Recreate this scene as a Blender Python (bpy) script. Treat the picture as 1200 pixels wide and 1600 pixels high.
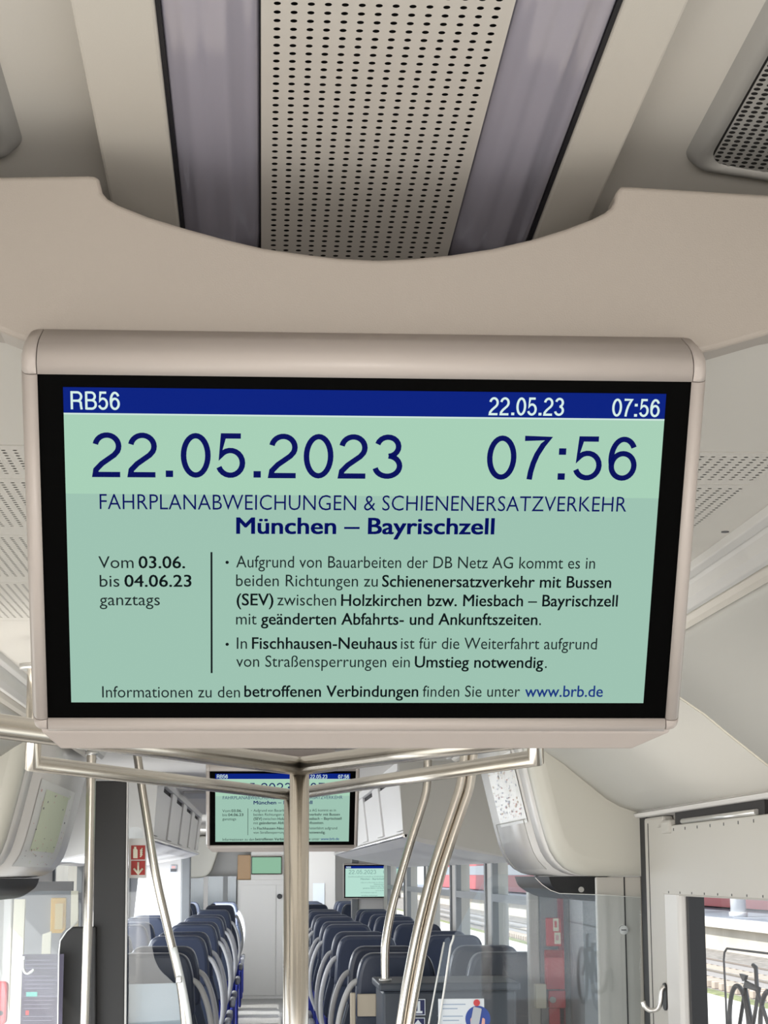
import bpy, bmesh, math, random
from mathutils import Vector, Matrix
C = bpy.context.scene.collection
for o in list(bpy.data.objects):
    bpy.data.objects.remove(o)
random.seed(4)
PI = math.pi
S = bpy.context.scene
V = Vector

# ---------------------------------------------------------------- camera, sky, sun, daylight, exposure
cam_data = bpy.data.cameras.new('camera')
cam = bpy.data.objects.new('camera', cam_data)
C.objects.link(cam)
S.camera = cam
cam_data.sensor_fit = 'VERTICAL'
cam_data.sensor_height = 36.0
cam_data.lens = 67.5
cam_data.clip_start = 0.02
cam_data.clip_end = 600
PITCH, YAW, ROLL = 0.18601, 0.06302, -0.00417
fwd = V((math.sin(YAW) * math.cos(PITCH), math.cos(YAW) * math.cos(PITCH), math.sin(PITCH)))
right0 = V((math.cos(YAW), -math.sin(YAW), 0))
up0 = right0.cross(fwd)
right = math.cos(ROLL) * right0 + math.sin(ROLL) * up0
up = -math.sin(ROLL) * right0 + math.cos(ROLL) * up0
EYE = 1.75
cam.matrix_world = Matrix(((right.x, up.x, -fwd.x, 0), (right.y, up.y, -fwd.y, 0), (right.z, up.z, -fwd.z, EYE), (0, 0, 0, 1)))

S.view_settings.view_transform = 'Standard'
S.view_settings.look = 'None'
S.view_settings.gamma = 1.0
S.view_settings.use_curve_mapping = False
S.view_settings.exposure = 0.0

world = bpy.data.worlds.new('sky')
S.world = world
world.use_nodes = True
wn = world.node_tree.nodes
wn['Background'].inputs[0].default_value = (0.86, 0.93, 1.0, 1)
wn['Background'].inputs[1].default_value = 1.6

sun_d = bpy.data.lights.new('sun', 'SUN')
sun_d.energy = 6.0
sun_d.angle = 0.009
sun_d.color = (1.0, 0.95, 0.86)
sun = bpy.data.objects.new('sun', sun_d)
C.objects.link(sun)
sun.rotation_euler = V((0.80, 0.30, -0.85)).to_track_quat('-Z', 'Y').to_euler()

def area(name, loc, target, sx, sy, power, col=(1, 1, 1)):
    d = bpy.data.lights.new(name, 'AREA')
    d.shape = 'RECTANGLE'
    d.size, d.size_y = sx, sy
    d.energy = power
    d.color = col
    o = bpy.data.objects.new(name, d)
    C.objects.link(o)
    o.location = loc
    o.rotation_euler = (V(target) - V(loc)).to_track_quat('-Z', 'Y').to_euler()
    return o

# daylight entering by the windows beside the photographer and along the saloon's left side
area('rear_fill', (0.05, -2.5, 1.25), (0.05, 1.8, 2.2), 2.0, 0.6, 82, (1.0, 0.95, 0.895))  # fill lamp added behind the camera, no window stands there
area('daylight_left', (-1.08, 0.9, 1.0), (0.1, 1.35, 2.4), 2.2, 0.8, 2.2, (1.0, 0.95, 0.88))
area('daylight_right', (1.18, 0.9, 1.0), (0.0, 1.35, 2.4), 2.2, 0.8, 2.2, (1.0, 0.95, 0.88))
area('daylight_left_window', (-1.09, 4.1, 1.25), (0.2, 6.2, 1.7), 3.2, 0.8, 27, (1.0, 0.97, 0.92))
area('daylight_door_left', (-1.09, 7.0, 0.9), (0.4, 7.3, 1.3), 1.3, 1.3, 14, (0.95, 0.98, 1.0))
for _y in (9.8, 12.0, 14.2, 16.4, 18.4):
    area('daylight_saloon', (-1.10, _y, 1.4), (0.5, _y, 1.25), 1.6, 0.75, 25, (0.92, 0.96, 1.0))
area('daylight_end', (-1.10, 22.6, 1.5), (0.3, 25.6, 1.3), 3.0, 0.8, 110, (0.95, 0.98, 1.0))

# ---------------------------------------------------------------- materials
def mat(name, col, rough=0.5, metal=0.0, bump=0.0, bscale=400.0, var=0.0, vscale=6.0, spec=0.5, coat=0.0, stretch=None):
    m = bpy.data.materials.new(name)
    m.use_nodes = True
    nt = m.node_tree
    n, l = nt.nodes, nt.links
    b = n['Principled BSDF']
    b.inputs['Base Color'].default_value = (*col, 1)
    b.inputs['Roughness'].default_value = rough
    b.inputs['Metallic'].default_value = metal
    b.inputs['Specular IOR Level'].default_value = spec
    b.inputs['Coat Weight'].default_value = coat
    if bump or var:
        tc = n.new('ShaderNodeTexCoord')
        src = tc.outputs['Object']
        if stretch:
            mp = n.new('ShaderNodeMapping')
            mp.inputs['Scale'].default_value = stretch
            l.new(src, mp.inputs['Vector'])
            src = mp.outputs['Vector']
    if bump:
        no = n.new('ShaderNodeTexNoise')
        no.inputs['Scale'].default_value = bscale
        no.inputs['Detail'].default_value = 3
        l.new(src, no.inputs['Vector'])
        bp = n.new('ShaderNodeBump')
        bp.inputs['Strength'].default_value = bump
        bp.inputs['Distance'].default_value = 0.002
        l.new(no.outputs['Fac'], bp.inputs['Height'])
        l.new(bp.outputs['Normal'], b.inputs['Normal'])
    if var:
        nv = n.new('ShaderNodeTexNoise')
        nv.inputs['Scale'].default_value = vscale
        nv.inputs['Detail'].default_value = 5
        l.new(src, nv.inputs['Vector'])
        r = n.new('ShaderNodeValToRGB')
        r.color_ramp.elements[0].position = 0.3
        r.color_ramp.elements[1].position = 0.7
        r.color_ramp.elements[0].color = (*[max(0, c * (1 - var)) for c in col], 1)
        r.color_ramp.elements[1].color = (*[min(1, c * (1 + var)) for c in col], 1)
        l.new(nv.outputs['Fac'], r.inputs['Fac'])
        l.new(r.outputs['Color'], b.inputs['Base Color'])
    return m

def srgb(r, g, b):
    f = lambda v: ((v / 255 + 0.055) / 1.055) ** 2.4 if v > 10 else v / 255 / 12.92
    return (f(r), f(g), f(b))

def emit(name, col, strength=1.0):
    m = bpy.data.materials.new(name)
    m.use_nodes = True
    b = m.node_tree.nodes['Principled BSDF']
    b.inputs['Base Color'].default_value = (0, 0, 0, 1)
    b.inputs['Roughness'].default_value = 0.35
    b.inputs['Specular IOR Level'].default_value = 0.03
    b.inputs['Emission Color'].default_value = (*col, 1)
    b.inputs['Emission Strength'].default_value = strength
    return m

def glass(name, tint, amount=0.12, rough=0.02, slant=0.2):
    """thin clear sheet: mostly see-through, with a mirror share that grows at a slant"""
    m = bpy.data.materials.new(name)
    m.use_nodes = True
    nt = m.node_tree
    n, l = nt.nodes, nt.links
    n.remove(n['Principled BSDF'])
    tr = n.new('ShaderNodeBsdfTransparent')
    tr.inputs[0].default_value = (*tint, 1)
    gl = n.new('ShaderNodeBsdfGlossy')
    gl.inputs['Roughness'].default_value = rough
    lw = n.new('ShaderNodeLayerWeight')
    lw.inputs['Blend'].default_value = 0.25
    ma = n.new('ShaderNodeMath')
    ma.operation = 'MULTIPLY_ADD'
    ma.inputs[1].default_value = slant
    ma.inputs[2].default_value = amount
    mx = n.new('ShaderNodeMixShader')
    l.new(lw.outputs['Facing'], ma.inputs[0])
    l.new(ma.outputs[0], mx.inputs[0])
    l.new(tr.outputs[0], mx.inputs[1])
    l.new(gl.outputs[0], mx.inputs[2])
    l.new(mx.outputs[0], n['Material Output'].inputs['Surface'])
    return m

M = {}
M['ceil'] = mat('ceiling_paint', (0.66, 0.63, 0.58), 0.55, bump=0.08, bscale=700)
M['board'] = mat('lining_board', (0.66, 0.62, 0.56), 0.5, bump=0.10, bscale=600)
M['bulk'] = mat('bulkhead_shaded', (0.385, 0.342, 0.302), 0.5, bump=0.12, bscale=600)  # lining colour darkened: the bulkhead's shade is put into it
M['perf'] = mat('perforated_sheet', (0.66, 0.62, 0.57), 0.5)
M['hole'] = mat('dark_cavity', (0.02, 0.018, 0.018), 0.8)
M['strip'] = mat('lamp_cover', (0.41, 0.39, 0.47), 0.14, spec=0.8, coat=0.6)
M['gap'] = mat('black_gasket', (0.012, 0.012, 0.016), 0.6)
M['grille'] = mat('grille_grey', (0.42, 0.41, 0.39), 0.4)
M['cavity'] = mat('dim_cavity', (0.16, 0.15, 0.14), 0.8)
M['frame'] = mat('monitor_shell', (0.50, 0.448, 0.418), 0.42, bump=0.06, bscale=700)
M['bezel'] = mat('monitor_black', (0.0012, 0.0012, 0.0012), 0.5, spec=0.03)
M['cove'] = mat('cove_panel', (0.60, 0.585, 0.545), 0.45, bump=0.05, bscale=500)
M['pod'] = mat('door_housing', (0.58, 0.565, 0.505), 0.4, bump=0.05, bscale=500)
M['podface'] = mat('door_housing_face', (0.66, 0.64, 0.62), 0.3)
M['wall'] = mat('wall_lining', (0.50, 0.48, 0.44), 0.45, bump=0.05, bscale=500)
M['white'] = mat('white_lining', (0.66, 0.645, 0.625), 0.4, bump=0.03, bscale=400)
M['greywall'] = mat('grey_lining', (0.20, 0.21, 0.215), 0.45)
M['dark'] = mat('charcoal_panel', (0.022, 0.021, 0.021), 0.5, bump=0.15, bscale=500)
M['steel'] = mat('brushed_steel', (0.64, 0.595, 0.53), 0.24, metal=1.0)
M['alu'] = mat('aluminium', (0.72, 0.71, 0.69), 0.3, metal=0.9)
M['floor'] = mat('floor_vinyl', (0.34, 0.34, 0.34), 0.35, var=0.35, vscale=60)
M['seat'] = mat('blue_seat_fabric', (0.012, 0.022, 0.20), 0.85, bump=0.4, bscale=300)
M['leather'] = mat('navy_headrest', (0.036, 0.046, 0.075), 0.30)
M['shell'] = mat('seat_shell', (0.042, 0.054, 0.082), 0.28)
M['handle'] = mat('grey_grab_handle', (0.46, 0.46, 0.46), 0.4)
M['arm'] = mat('armrest_grey', (0.24, 0.245, 0.26), 0.5)
M['beige'] = mat('beige_tray', (0.50, 0.44, 0.35), 0.5)
M['navybox'] = mat('dark_blue_cabinet', (0.040, 0.050, 0.068), 0.45)
M['red'] = mat('signal_red', (0.62, 0.05, 0.06), 0.45)
M['signred'] = mat('sign_red', srgb(168, 36, 26), 0.5)
M['cream'] = mat('sign_cream', (0.83, 0.78, 0.62), 0.5)
M['sign_blue'] = mat('sign_blue', srgb(34, 42, 92), 0.5)
M['paper'] = mat('paper_white', (0.78, 0.84, 0.90), 0.6)
M['blue'] = mat('print_blue', srgb(40, 74, 160), 0.5)
M['printgrey'] = mat('print_text', (0.35, 0.45, 0.60), 0.6)
M['pink'] = mat('print_skin', (0.80, 0.45, 0.38), 0.6)
M['phone'] = mat('print_phone', (0.50, 0.54, 0.60), 0.5)
M['yellow'] = mat('yellow_enamel', (0.85, 0.50, 0.03), 0.4)
M['purple'] = mat('notice_purple', (0.055, 0.045, 0.085), 0.4)
M['teal'] = mat('print_teal', (0.10, 0.42, 0.36), 0.5)
M['map'] = mat('map_sheet', (0.80, 0.80, 0.78), 0.35)
M['mapgreen'] = mat('map_green', (0.70, 0.76, 0.58), 0.5)
M['maporange'] = mat('map_orange', (0.72, 0.60, 0.50), 0.5)
M['mapblue'] = mat('map_blue', (0.56, 0.58, 0.68), 0.5)
M['mapred'] = mat('map_red', (0.70, 0.42, 0.40), 0.5)
M['black'] = mat('black_rubber', (0.010, 0.010, 0.012), 0.5)
M['decal'] = mat('decal_grey', (0.10, 0.10, 0.105), 0.5)
M['tan'] = mat('tan_board', (0.50, 0.33, 0.19), 0.6)
M['pane'] = glass('window_glass', (0.95, 0.97, 0.98), 0.01, slant=0.08)
M['acrylic'] = glass('clear_screen', (0.93, 0.955, 0.97), 0.045)
M['acrylic_edge'] = mat('screen_edge', (0.85, 0.87, 0.86), 0.2)
M['holder'] = glass('map_holder', (0.96, 0.96, 0.96), 0.02, 0.1)
M['concrete'] = mat('concrete', (0.62, 0.59, 0.53), 0.8, var=0.12, vscale=0.6)
M['paving'] = mat('platform_paving', (0.72, 0.70, 0.66), 0.8, var=0.08, vscale=0.9)
M['asphalt'] = mat('asphalt', (0.24, 0.27, 0.33), 0.8, var=0.15, vscale=0.5)
M['ballast'] = mat('ballast', (0.27, 0.25, 0.235), 0.9, var=0.45, vscale=5)
M['rail'] = mat('rail_steel', (0.42, 0.38, 0.36), 0.35, metal=0.6)
M['sleeper'] = mat('sleeper_concrete', (0.52, 0.44, 0.38), 0.8)
M['grassy'] = mat('grass_verge', (0.21, 0.23, 0.11), 0.9, var=0.4, vscale=2.5)
M['trainred'] = mat('carriage_red', (0.55, 0.06, 0.07), 0.4)
M['trainglass'] = mat('carriage_window', (0.06, 0.08, 0.11), 0.15)
M['column'] = mat('column_paint', (0.62, 0.64, 0.68), 0.5)
M['leaves'] = mat('leaves', (0.10, 0.17, 0.05), 0.8, var=0.4, vscale=3)
M['house'] = mat('house_render', (0.70, 0.66, 0.58), 0.8, var=0.06, vscale=0.4)
# screen picture (gives off light)
M['scr_top'] = emit('screen_mint', srgb(168, 208, 184))
M['scr_body'] = emit('screen_pale_green', srgb(158, 195, 178))
M['scr_bar'] = emit('screen_blue_bar', srgb(8, 34, 128))
M['scr_rule'] = emit('screen_light_line', srgb(205, 228, 220))
M['scr_navy'] = emit('screen_navy_letters', srgb(6, 16, 92))
M['scr_ink'] = emit('screen_black_letters', srgb(16, 24, 26))
M['scr_thin'] = emit('screen_grey_letters', srgb(30, 42, 42))
M['scr_url'] = emit('screen_blue_letters', srgb(28, 56, 128))
M['scr_white'] = emit('screen_white_letters', srgb(214, 238, 232))
M['scr_faint'] = emit('screen_faint_letters', srgb(120, 158, 150))
M['scr_pale'] = emit('screen_washed_mint', srgb(182, 222, 208))
M['scr_green'] = emit('screen_green', srgb(140, 184, 156))

# ---------------------------------------------------------------- mesh helpers
class MB:
    def __init__(self):
        self.v, self.f, self.sm = [], [], []
    def add(self, vs, fs, smooth=False):
        k = len(self.v)
        self.v += [V(p) for p in vs]
        self.f += [tuple(i + k for i in f) for f in fs]
        self.sm += [smooth] * len(fs)
        return self
    def box(self, a, b):
        (x0, y0, z0), (x1, y1, z1) = a, b
        return self.add([(x0, y0, z0), (x1, y0, z0), (x1, y1, z0), (x0, y1, z0), (x0, y0, z1), (x1, y0, z1), (x1, y1, z1), (x0, y1, z1)],
                        [(0, 3, 2, 1), (4, 5, 6, 7), (0, 1, 5, 4), (1, 2, 6, 5), (2, 3, 7, 6), (3, 0, 4, 7)])
    def prism(self, pts, ext, smooth=False):
        """closed outline of 3D points pushed along ext"""
        n = len(pts)
        e = V(ext)
        vs = [V(p) for p in pts] + [V(p) + e for p in pts]
        self.add(vs, [tuple(range(n - 1, -1, -1)), tuple(range(n, 2 * n))])
        k = len(self.v) - 2 * n
        for i in range(n):
            j = (i + 1) % n
            self.f.append((k + i, k + j, k + n + j, k + n + i))
            self.sm.append(smooth)
        return self
    def tube(self, pts, r, seg=14, cap=True):
        pts = [V(p) for p in pts]
        n = len(pts)
        dirs = [(pts[i + 1] - pts[i]).normalized() for i in range(n - 1)]
        d = dirs[0]
        a = d.cross(V((0, 0, 1)))
        if a.length < 0.05:
            a = d.cross(V((1, 0, 0)))
        a.normalize()
        rings = []
        for i, p in enumerate(pts):
            d1 = dirs[max(i - 1, 0)]
            d2 = dirs[min(i, n - 2)]
            b = d1.cross(a)
            nn = (d1 + d2).normalized()
            ring = []
            for q in range(seg):
                t = 2 * PI * q / seg
                o = (a * math.cos(t) + b * math.sin(t)) * r
                ring.append(p + o - d1 * (o.dot(nn) / max(.2, d1.dot(nn))))
            rings.append(ring)
            a = d1.rotation_difference(d2) @ a
        vs = [q for ring in rings for q in ring]
        fs = []
        for i in range(n - 1):
            for q in range(seg):
                fs.append((i * seg + q, i * seg + (q + 1) % seg, (i + 1) * seg + (q + 1) % seg, (i + 1) * seg + q))
        self.add(vs, fs, True)
        if cap:
            k = len(self.v) - n * seg
            self.f.append(tuple(k + q for q in range(seg - 1, -1, -1)))
            self.f.append(tuple(k + (n - 1) * seg + q for q in range(seg)))
            self.sm += [False, False]
        return self
    def loft(self, loops, closed=True, caps=True, smooth=True):
        n = len(loops[0])
        vs = [V(p) for lp in loops for p in lp]
        fs = []
        for i in range(len(loops) - 1):
            for q in range(n if closed else n - 1):
                fs.append((i * n + q, i * n + (q + 1) % n, (i + 1) * n + (q + 1) % n, (i + 1) * n + q))
        self.add(vs, fs, smooth)
        if caps and closed:
            k = len(self.v) - n * len(loops)
            self.f.append(tuple(k + q for q in range(n - 1, -1, -1)))
            self.f.append(tuple(k + (len(loops) - 1) * n + q for q in range(n)))
            self.sm += [False, False]
        return self
    def disc(self, c, a, b, r, seg=20):
        return self.add([V(c) + (V(a) * math.cos(t) + V(b) * math.sin(t)) * r for t in [2 * PI * q / seg for q in range(seg)]], [tuple(range(seg))])

def link(o, parent=None):
    C.objects.link(o)
    if parent is not None:
        o.parent = parent
    return o

def world_of(o):
    m = Matrix.Translation(o.location) @ o.rotation_euler.to_matrix().to_4x4()
    return (world_of(o.parent) @ m) if o.parent else m

def build(name, mb, m, parent=None, bevel=0.0, seg=2, local=False, fix=True):
    """one mesh object; coordinates are metres in the carriage unless local"""
    me = bpy.data.meshes.new(name)
    vs = [V(p) for p in mb.v]
    o = bpy.data.objects.new(name, me)
    if parent is None:
        lo = [min(p[i] for p in vs) for i in range(3)]
        hi = [max(p[i] for p in vs) for i in range(3)]
        org = V(((lo[0] + hi[0]) / 2, (lo[1] + hi[1]) / 2, lo[2]))
        vs = [p - org for p in vs]
        o.location = org
    elif not local:
        inv = world_of(parent).inverted()
        vs = [inv @ p for p in vs]
    me.from_pydata([tuple(p) for p in vs], [], mb.f)
    me.polygons.foreach_set('use_smooth', mb.sm)
    if fix:
        bm = bmesh.new()
        bm.from_mesh(me)
        bmesh.ops.recalc_face_normals(bm, faces=bm.faces)
        bm.to_mesh(me)
        bm.free()
    me.materials.append(m if not isinstance(m, str) else M[m])
    link(o, parent)
    if bevel:
        b = o.modifiers.new('edge', 'BEVEL')
        b.width = bevel
        b.segments = seg
        b.limit_method = 'ANGLE'
        b.angle_limit = math.radians(35)
    return o

def tag(o, label, cat, group=None):
    o['label'] = label
    o['category'] = cat
    if group:
        o['group'] = group
    return o

def struct(o):
    o['kind'] = 'structure'
    return o

def thing(name, label, cat, loc, group=None, rot=None):
    o = bpy.data.objects.new(name, None)
    o.empty_display_size = 0.1
    o.location = loc
    if rot:
        o.rotation_euler = rot
    link(o)
    return tag(o, label, cat, group)

def kids(o):
    return [c for c in C.objects if c.parent == o]

def dup_tree(o, parent=None):
    c = o.copy()
    C.objects.link(c)
    if parent is not None:
        c.parent = parent
    for ch in kids(o):
        dup_tree(ch, c)
    return c

def arc(c, a, b, r, t0, t1, n):
    c, a, b = V(c), V(a), V(b)
    return [c + (a * math.cos(t) + b * math.sin(t)) * r for t in [t0 + (t1 - t0) * i / n for i in range(n + 1)]]

def smooth_path(pts, n=8):
    """Catmull-Rom through points"""
    p = [V(q) for q in pts]
    p = [p[0] * 2 - p[1]] + p + [p[-1] * 2 - p[-2]]
    out = []
    for i in range(1, len(p) - 2):
        for k in range(n):
            t = k / n
            a, b, c, d = p[i - 1], p[i], p[i + 1], p[i + 2]
            out.append(0.5 * ((2 * b) + (c - a) * t + (2 * a - 5 * b + 4 * c - d) * t * t + (3 * b - a - 3 * c + d) * t ** 3))
    out.append(p[-2])
    return out

def round_poly(pts, r, n=5):
    """round the corners of a closed planar outline; r a number or a list"""
    out = []
    m = len(pts)
    for i in range(m):
        p, a, b = V(pts[i]), V(pts[i - 1]), V(pts[(i + 1) % m])
        rr = r[i] if isinstance(r, (list, tuple)) else r
        u, w = (a - p), (b - p)
        rr = min(rr, u.length * 0.49, w.length * 0.49)
        if rr <= 1e-6:
            out.append(p)
            continue
        s, e = p + u.normalized() * rr, p + w.normalized() * rr
        for k in range(n + 1):
            t = k / n
            out.append((1 - t) ** 2 * s + 2 * t * (1 - t) * p + t * t * e)
    return out

XL, XR = -1.14, 1.24       # inner faces of the side walls
CX = 0.05                  # middle of the carriage

# ---------------------------------------------------------------- floor, ceilings, walls
struct(build('floor', MB().prism([(XL - .1, -3, 0), (XL - .1, 8.0, 0), (XL - .1, 8.6, 0.14), (XL - .1, 29, 0.14), (XL - .1, 29, -.1), (XL - .1, -3, -.1)], (XR - XL + .2, 0, 0)), 'floor'))

# sloped lining above the photographer: z falls slightly along the carriage
def zc(y, off=0.0):
    return 2.44 + off - 0.038 * (y - 1.8)
Y0, Y1 = -2.6, 2.30
def slab(x0, x1, off, th, y0=Y0, y1=Y1):
    return MB().loft([[(x0, y, zc(y, off)), (x1, y, zc(y, off)), (x1, y, zc(y, off) + th), (x0, y, zc(y, off) + th)] for y in (y0, y1)], smooth=False)
# outer lining of the ceiling, left and right of the light channel
for nm, xs in (('left', [(-0.10, .035), (-0.25, .032), (-0.45, .02), (-0.75, -.05), (-1.16, -.30)]), ('right', [(0.29, .035), (0.44, .032), (0.62, .02), (0.90, -.05), (1.26, -.30)])):
    lp = []
    for y in (Y0, Y1):
        lo = [(x, y, zc(y, o)) for x, o in xs]
        lp.append(lo + [(x, y, z + .03) for x, y, z in reversed(lo)])
    o = struct(build('ceiling', MB().loft(lp, smooth=False), 'ceil'))
    o['label'] = 'plain beige ceiling lining beside the light channel'
bd = thing('lining_board', 'smooth beige board left of the left light strip, running up out of the picture', 'ceiling board', (-0.128, 0, 2.5), 'boards beside the light strips')
build('board', slab(-0.1625, -0.0936, 0, .03), 'board', bd, .003)
bd = thing('lining_board', 'smooth beige board right of the right light strip, running up out of the picture', 'ceiling board', (0.318, 0, 2.5), 'boards beside the light strips')
build('board', slab(0.2915, 0.3448, 0, .03), 'board', bd, .003)
struct(build('trim_1', slab(-0.10, 0.30, .045, .02), 'hole'))

# perforated middle sheet with real holes
def perforated(px, py, nx, ny, r, place, k=10):
    """sheet of nx x ny cells, each with a round hole; place(u, v) -> point"""
    mb = MB()
    vs, fs = [], []
    for j in range(ny):
        for i in range(nx):
            b = len(vs)
            u0, v0 = i * px, j * py
            cu, cv = u0 + px / 2, v0 + py / 2
            sq = [(u0, v0), (u0 + px, v0), (u0 + px, v0 + py), (u0, v0 + py)]
            ring = [(cu + r * math.cos(-PI * .75 + 2 * PI * q / k), cv + r * math.sin(-PI * .75 + 2 * PI * q / k)) for q in range(k)]
            vs += [place(*p) for p in sq + ring]
            q4 = k // 4
            for s in range(4):
                a, bq = s * k // 4, (s + 1) * k // 4
                fs.append((b + s, b + (s + 1) % 4) + tuple(b + 4 + (q % k) for q in range(bq, a - 1, -1)))
    mb.add(vs, fs)
    return mb
sp = thing('perforated_ceiling_panel', 'long perforated beige ceiling panel between the two light strips', 'ceiling panel', (0.0977, 0.5, 2.49))
PX, PYP = 0.01395, 0.0150
PW = 14 * PX
px0 = 0.0977 - PW / 2
mbp = perforated(PX, PYP, 14, 78, 0.0030, lambda u, v: (px0 + u, 1.12 + v, zc(1.12 + v, -0.001)), 12)
build('perforated_sheet', mbp, 'perf', sp, fix=False)
mbp = slab(-0.0064, px0, -.001, .003, 1.12, Y1)
mbp.loft([[(px0 + PW, y, zc(y, -.001)), (0.2020, y, zc(y, -.001)), (0.2020, y, zc(y, .002)), (px0 + PW, y, zc(y, .002))] for y in (1.12, Y1)], smooth=False)
mbp.loft([[(-0.0064, y, zc(y, -.001)), (0.2020, y, zc(y, -.001)), (0.2020, y, zc(y, .002)), (-0.0064, y, zc(y, .002))] for y in (Y0, 1.12)], smooth=False)
build('sheet_margin', mbp, 'perf', sp)

# ribbed lamp covers
def lamp(x0, x1, label):
    t = thing('light_strip', label, 'ceiling light', ((x0 + x1) / 2, 0.5, 2.49), 'unlit ceiling light strips')
    n = 64
    w = x1 - x0
    def prof(y):
        out = []
        for i in range(n + 1):
            s = i / n
            h = 0.010 * math.sin(PI * s) ** 0.7 + 0.0035 * math.sin(PI * (s ** 1.15) * 2.5) ** 2 * math.sin(PI * s) ** .5 + 0.0003 * (math.sin(PI * s * 7) ** 2)
            out.append((x0 + w * s, y, zc(y, .006) - h))
        return out
    lp = []
    for y in (Y0, 0.5, 1.2, 1.6, 2.0, Y1):
        a = prof(y)
        lp.append(a + [(x1, y, zc(y, .02)), (x0, y, zc(y, .02))])
    build('lamp_cover', MB().loft(lp), 'strip', t)
    mb = MB()
    for xa, xb in ((x0 - .004, x0), (x1, x1 + .004)):
        mb.loft([[(xa, y, zc(y, .003)), (xb, y, zc(y, .003)), (xb, y, zc(y, .02)), (xa, y, zc(y, .02))] for y in (Y0, Y1)], smooth=False)
    build('gasket', mb, 'gap', t)
lamp(-0.0893, -0.0075, 'unlit grey-violet light strip left of the perforated ceiling panel')
lamp(0.2031, 0.2869, 'unlit grey-violet light strip right of the perforated ceiling panel')

# recessed air grilles in the outer lining
def grille(sgn, label):
    cx = 0.0905
    t = thing('air_grille', label, 'vent', (cx + sgn * .50, 1.0, 2.46), 'ceiling air grilles')
    prof = [(.1995, .035), (.3405, .032), (.5405, .02), (.8405, -.05)] if sgn < 0 else [(.1995, .035), (.3495, .032), (.5295, .02), (.8095, -.05)]
    def P(a, y, d=0.0):          # a: distance outwards from the inner edge, d: depth below the lining
        e = .3335 + a
        for (e0, o0), (e1, o1) in zip(prof, prof[1:]):
            if e <= e1 or e1 > .8:
                off = o0 + (o1 - o0) * (e - e0) / (e1 - e0)
                break
        return V((cx + sgn * e, y, zc(y, off) - d))
    outl = [(0, 1.835), (.012, 1.862), (.10, 1.876), (.34, 1.880), (.34, .2), (0, .2)]
    pts = round_poly([(a, y, 0) for a, y in outl], [.012, .016, .01, .02, .02, .02])
    A0, B0 = .026, 1.866
    q = [V((A0 + p.x * (.316 - A0) / .34, .226 + (p.y - .2) * (B0 - .226) / (1.880 - .2), 0)) for p in pts]
    mid = [a.lerp(b, .35) for a, b in zip(pts, q)]
    lp = [[P(p.x, p.y, -.001) for p in pts], [P(p.x, p.y, .009) for p in mid], [P(p.x, p.y, .005) for p in q], [P(p.x, p.y, .003) for p in q]]
    build('grille_frame', MB().loft(lp, caps=False), 'grille', t)
    build('perforated_plate', perforated(.0098, .0098, 29, 60, .0034, lambda u, v: P(A0 + .003 + u, B0 - .003 - v, .004), 8), 'grille', t, fix=False)
    ys = [.23, 1.2, 1.862]
    build('dark_backing', MB().loft([[P(A0, y, .0025), P(.10, y, .0025), P(.20, y, .0025), P(.315, y, .0025), P(.315, y, .0008), P(.20, y, .0008), P(.10, y, .0008), P(A0, y, .0008)] for y in ys], smooth=False), 'hole', t)  # thin dark sheet added in place of the shade inside the holes
grille(1, 'grey perforated air grille sunk in the ceiling above the right end of the bulkhead')
grille(-1, 'grey air grille showing one rounded end above the left end of the bulkhead')

# bulkhead with the scooped upper edge
YB = 1.74
top = [(0.4829, 1.7400, 2.3937), (0.4204, 1.7400, 2.3965), (0.3488, 1.7400, 2.3996), (0.3407, 1.7400, 2.3995), (0.3363, 1.7400, 2.3968), (0.3342, 1.7400, 2.3910), (0.3328, 1.7400, 2.3838), (0.3296, 1.7400, 2.3780), (0.3232, 1.7400, 2.3727), (0.3107, 1.7400, 2.3660), (0.2826, 1.7400, 2.3547), (0.2516, 1.7400, 2.3445), (0.2146, 1.7400, 2.3350), (0.1748, 1.7400, 2.3280), (0.1351, 1.7400, 2.3235), (0.1047, 1.7400, 2.3217), (0.0683, 1.7400, 2.3230), (0.0320, 1.7400, 2.3269), (-0.0043, 1.7400, 2.3319), (-0.0405, 1.7400, 2.3402), (-0.0798, 1.7400, 2.3509), (-0.1130, 1.7400, 2.3611), (-0.1403, 1.7400, 2.3720), (-0.1506, 1.7400, 2.3781), (-0.1555, 1.7400, 2.3837), (-0.1575, 1.7400, 2.3913), (-0.1589, 1.7400, 2.3970), (-0.1625, 1.7400, 2.4008), (-0.1692, 1.7400, 2.4007), (-0.2039, 1.7400, 2.3994), (-0.2518, 1.7400, 2.3978)]
bot = [(-0.2468, 1.7400, 2.2459), (-0.2319, 1.7400, 2.2400), (-0.2171, 1.7400, 2.2353), (-0.0691, 1.7400, 2.2317), (0.2313, 1.7400, 2.2319), (0.4054, 1.7400, 2.2329), (0.4271, 1.7400, 2.2382), (0.4771, 1.7400, 2.2534)]
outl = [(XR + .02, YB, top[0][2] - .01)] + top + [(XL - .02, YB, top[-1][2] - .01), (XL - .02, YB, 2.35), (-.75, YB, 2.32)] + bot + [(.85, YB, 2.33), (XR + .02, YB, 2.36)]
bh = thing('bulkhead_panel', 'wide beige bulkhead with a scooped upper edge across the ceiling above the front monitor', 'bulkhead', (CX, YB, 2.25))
build('bulkhead_sheet', MB().prism(outl, (0, .045, 0)), 'bulk', bh, .007, 4)

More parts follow.
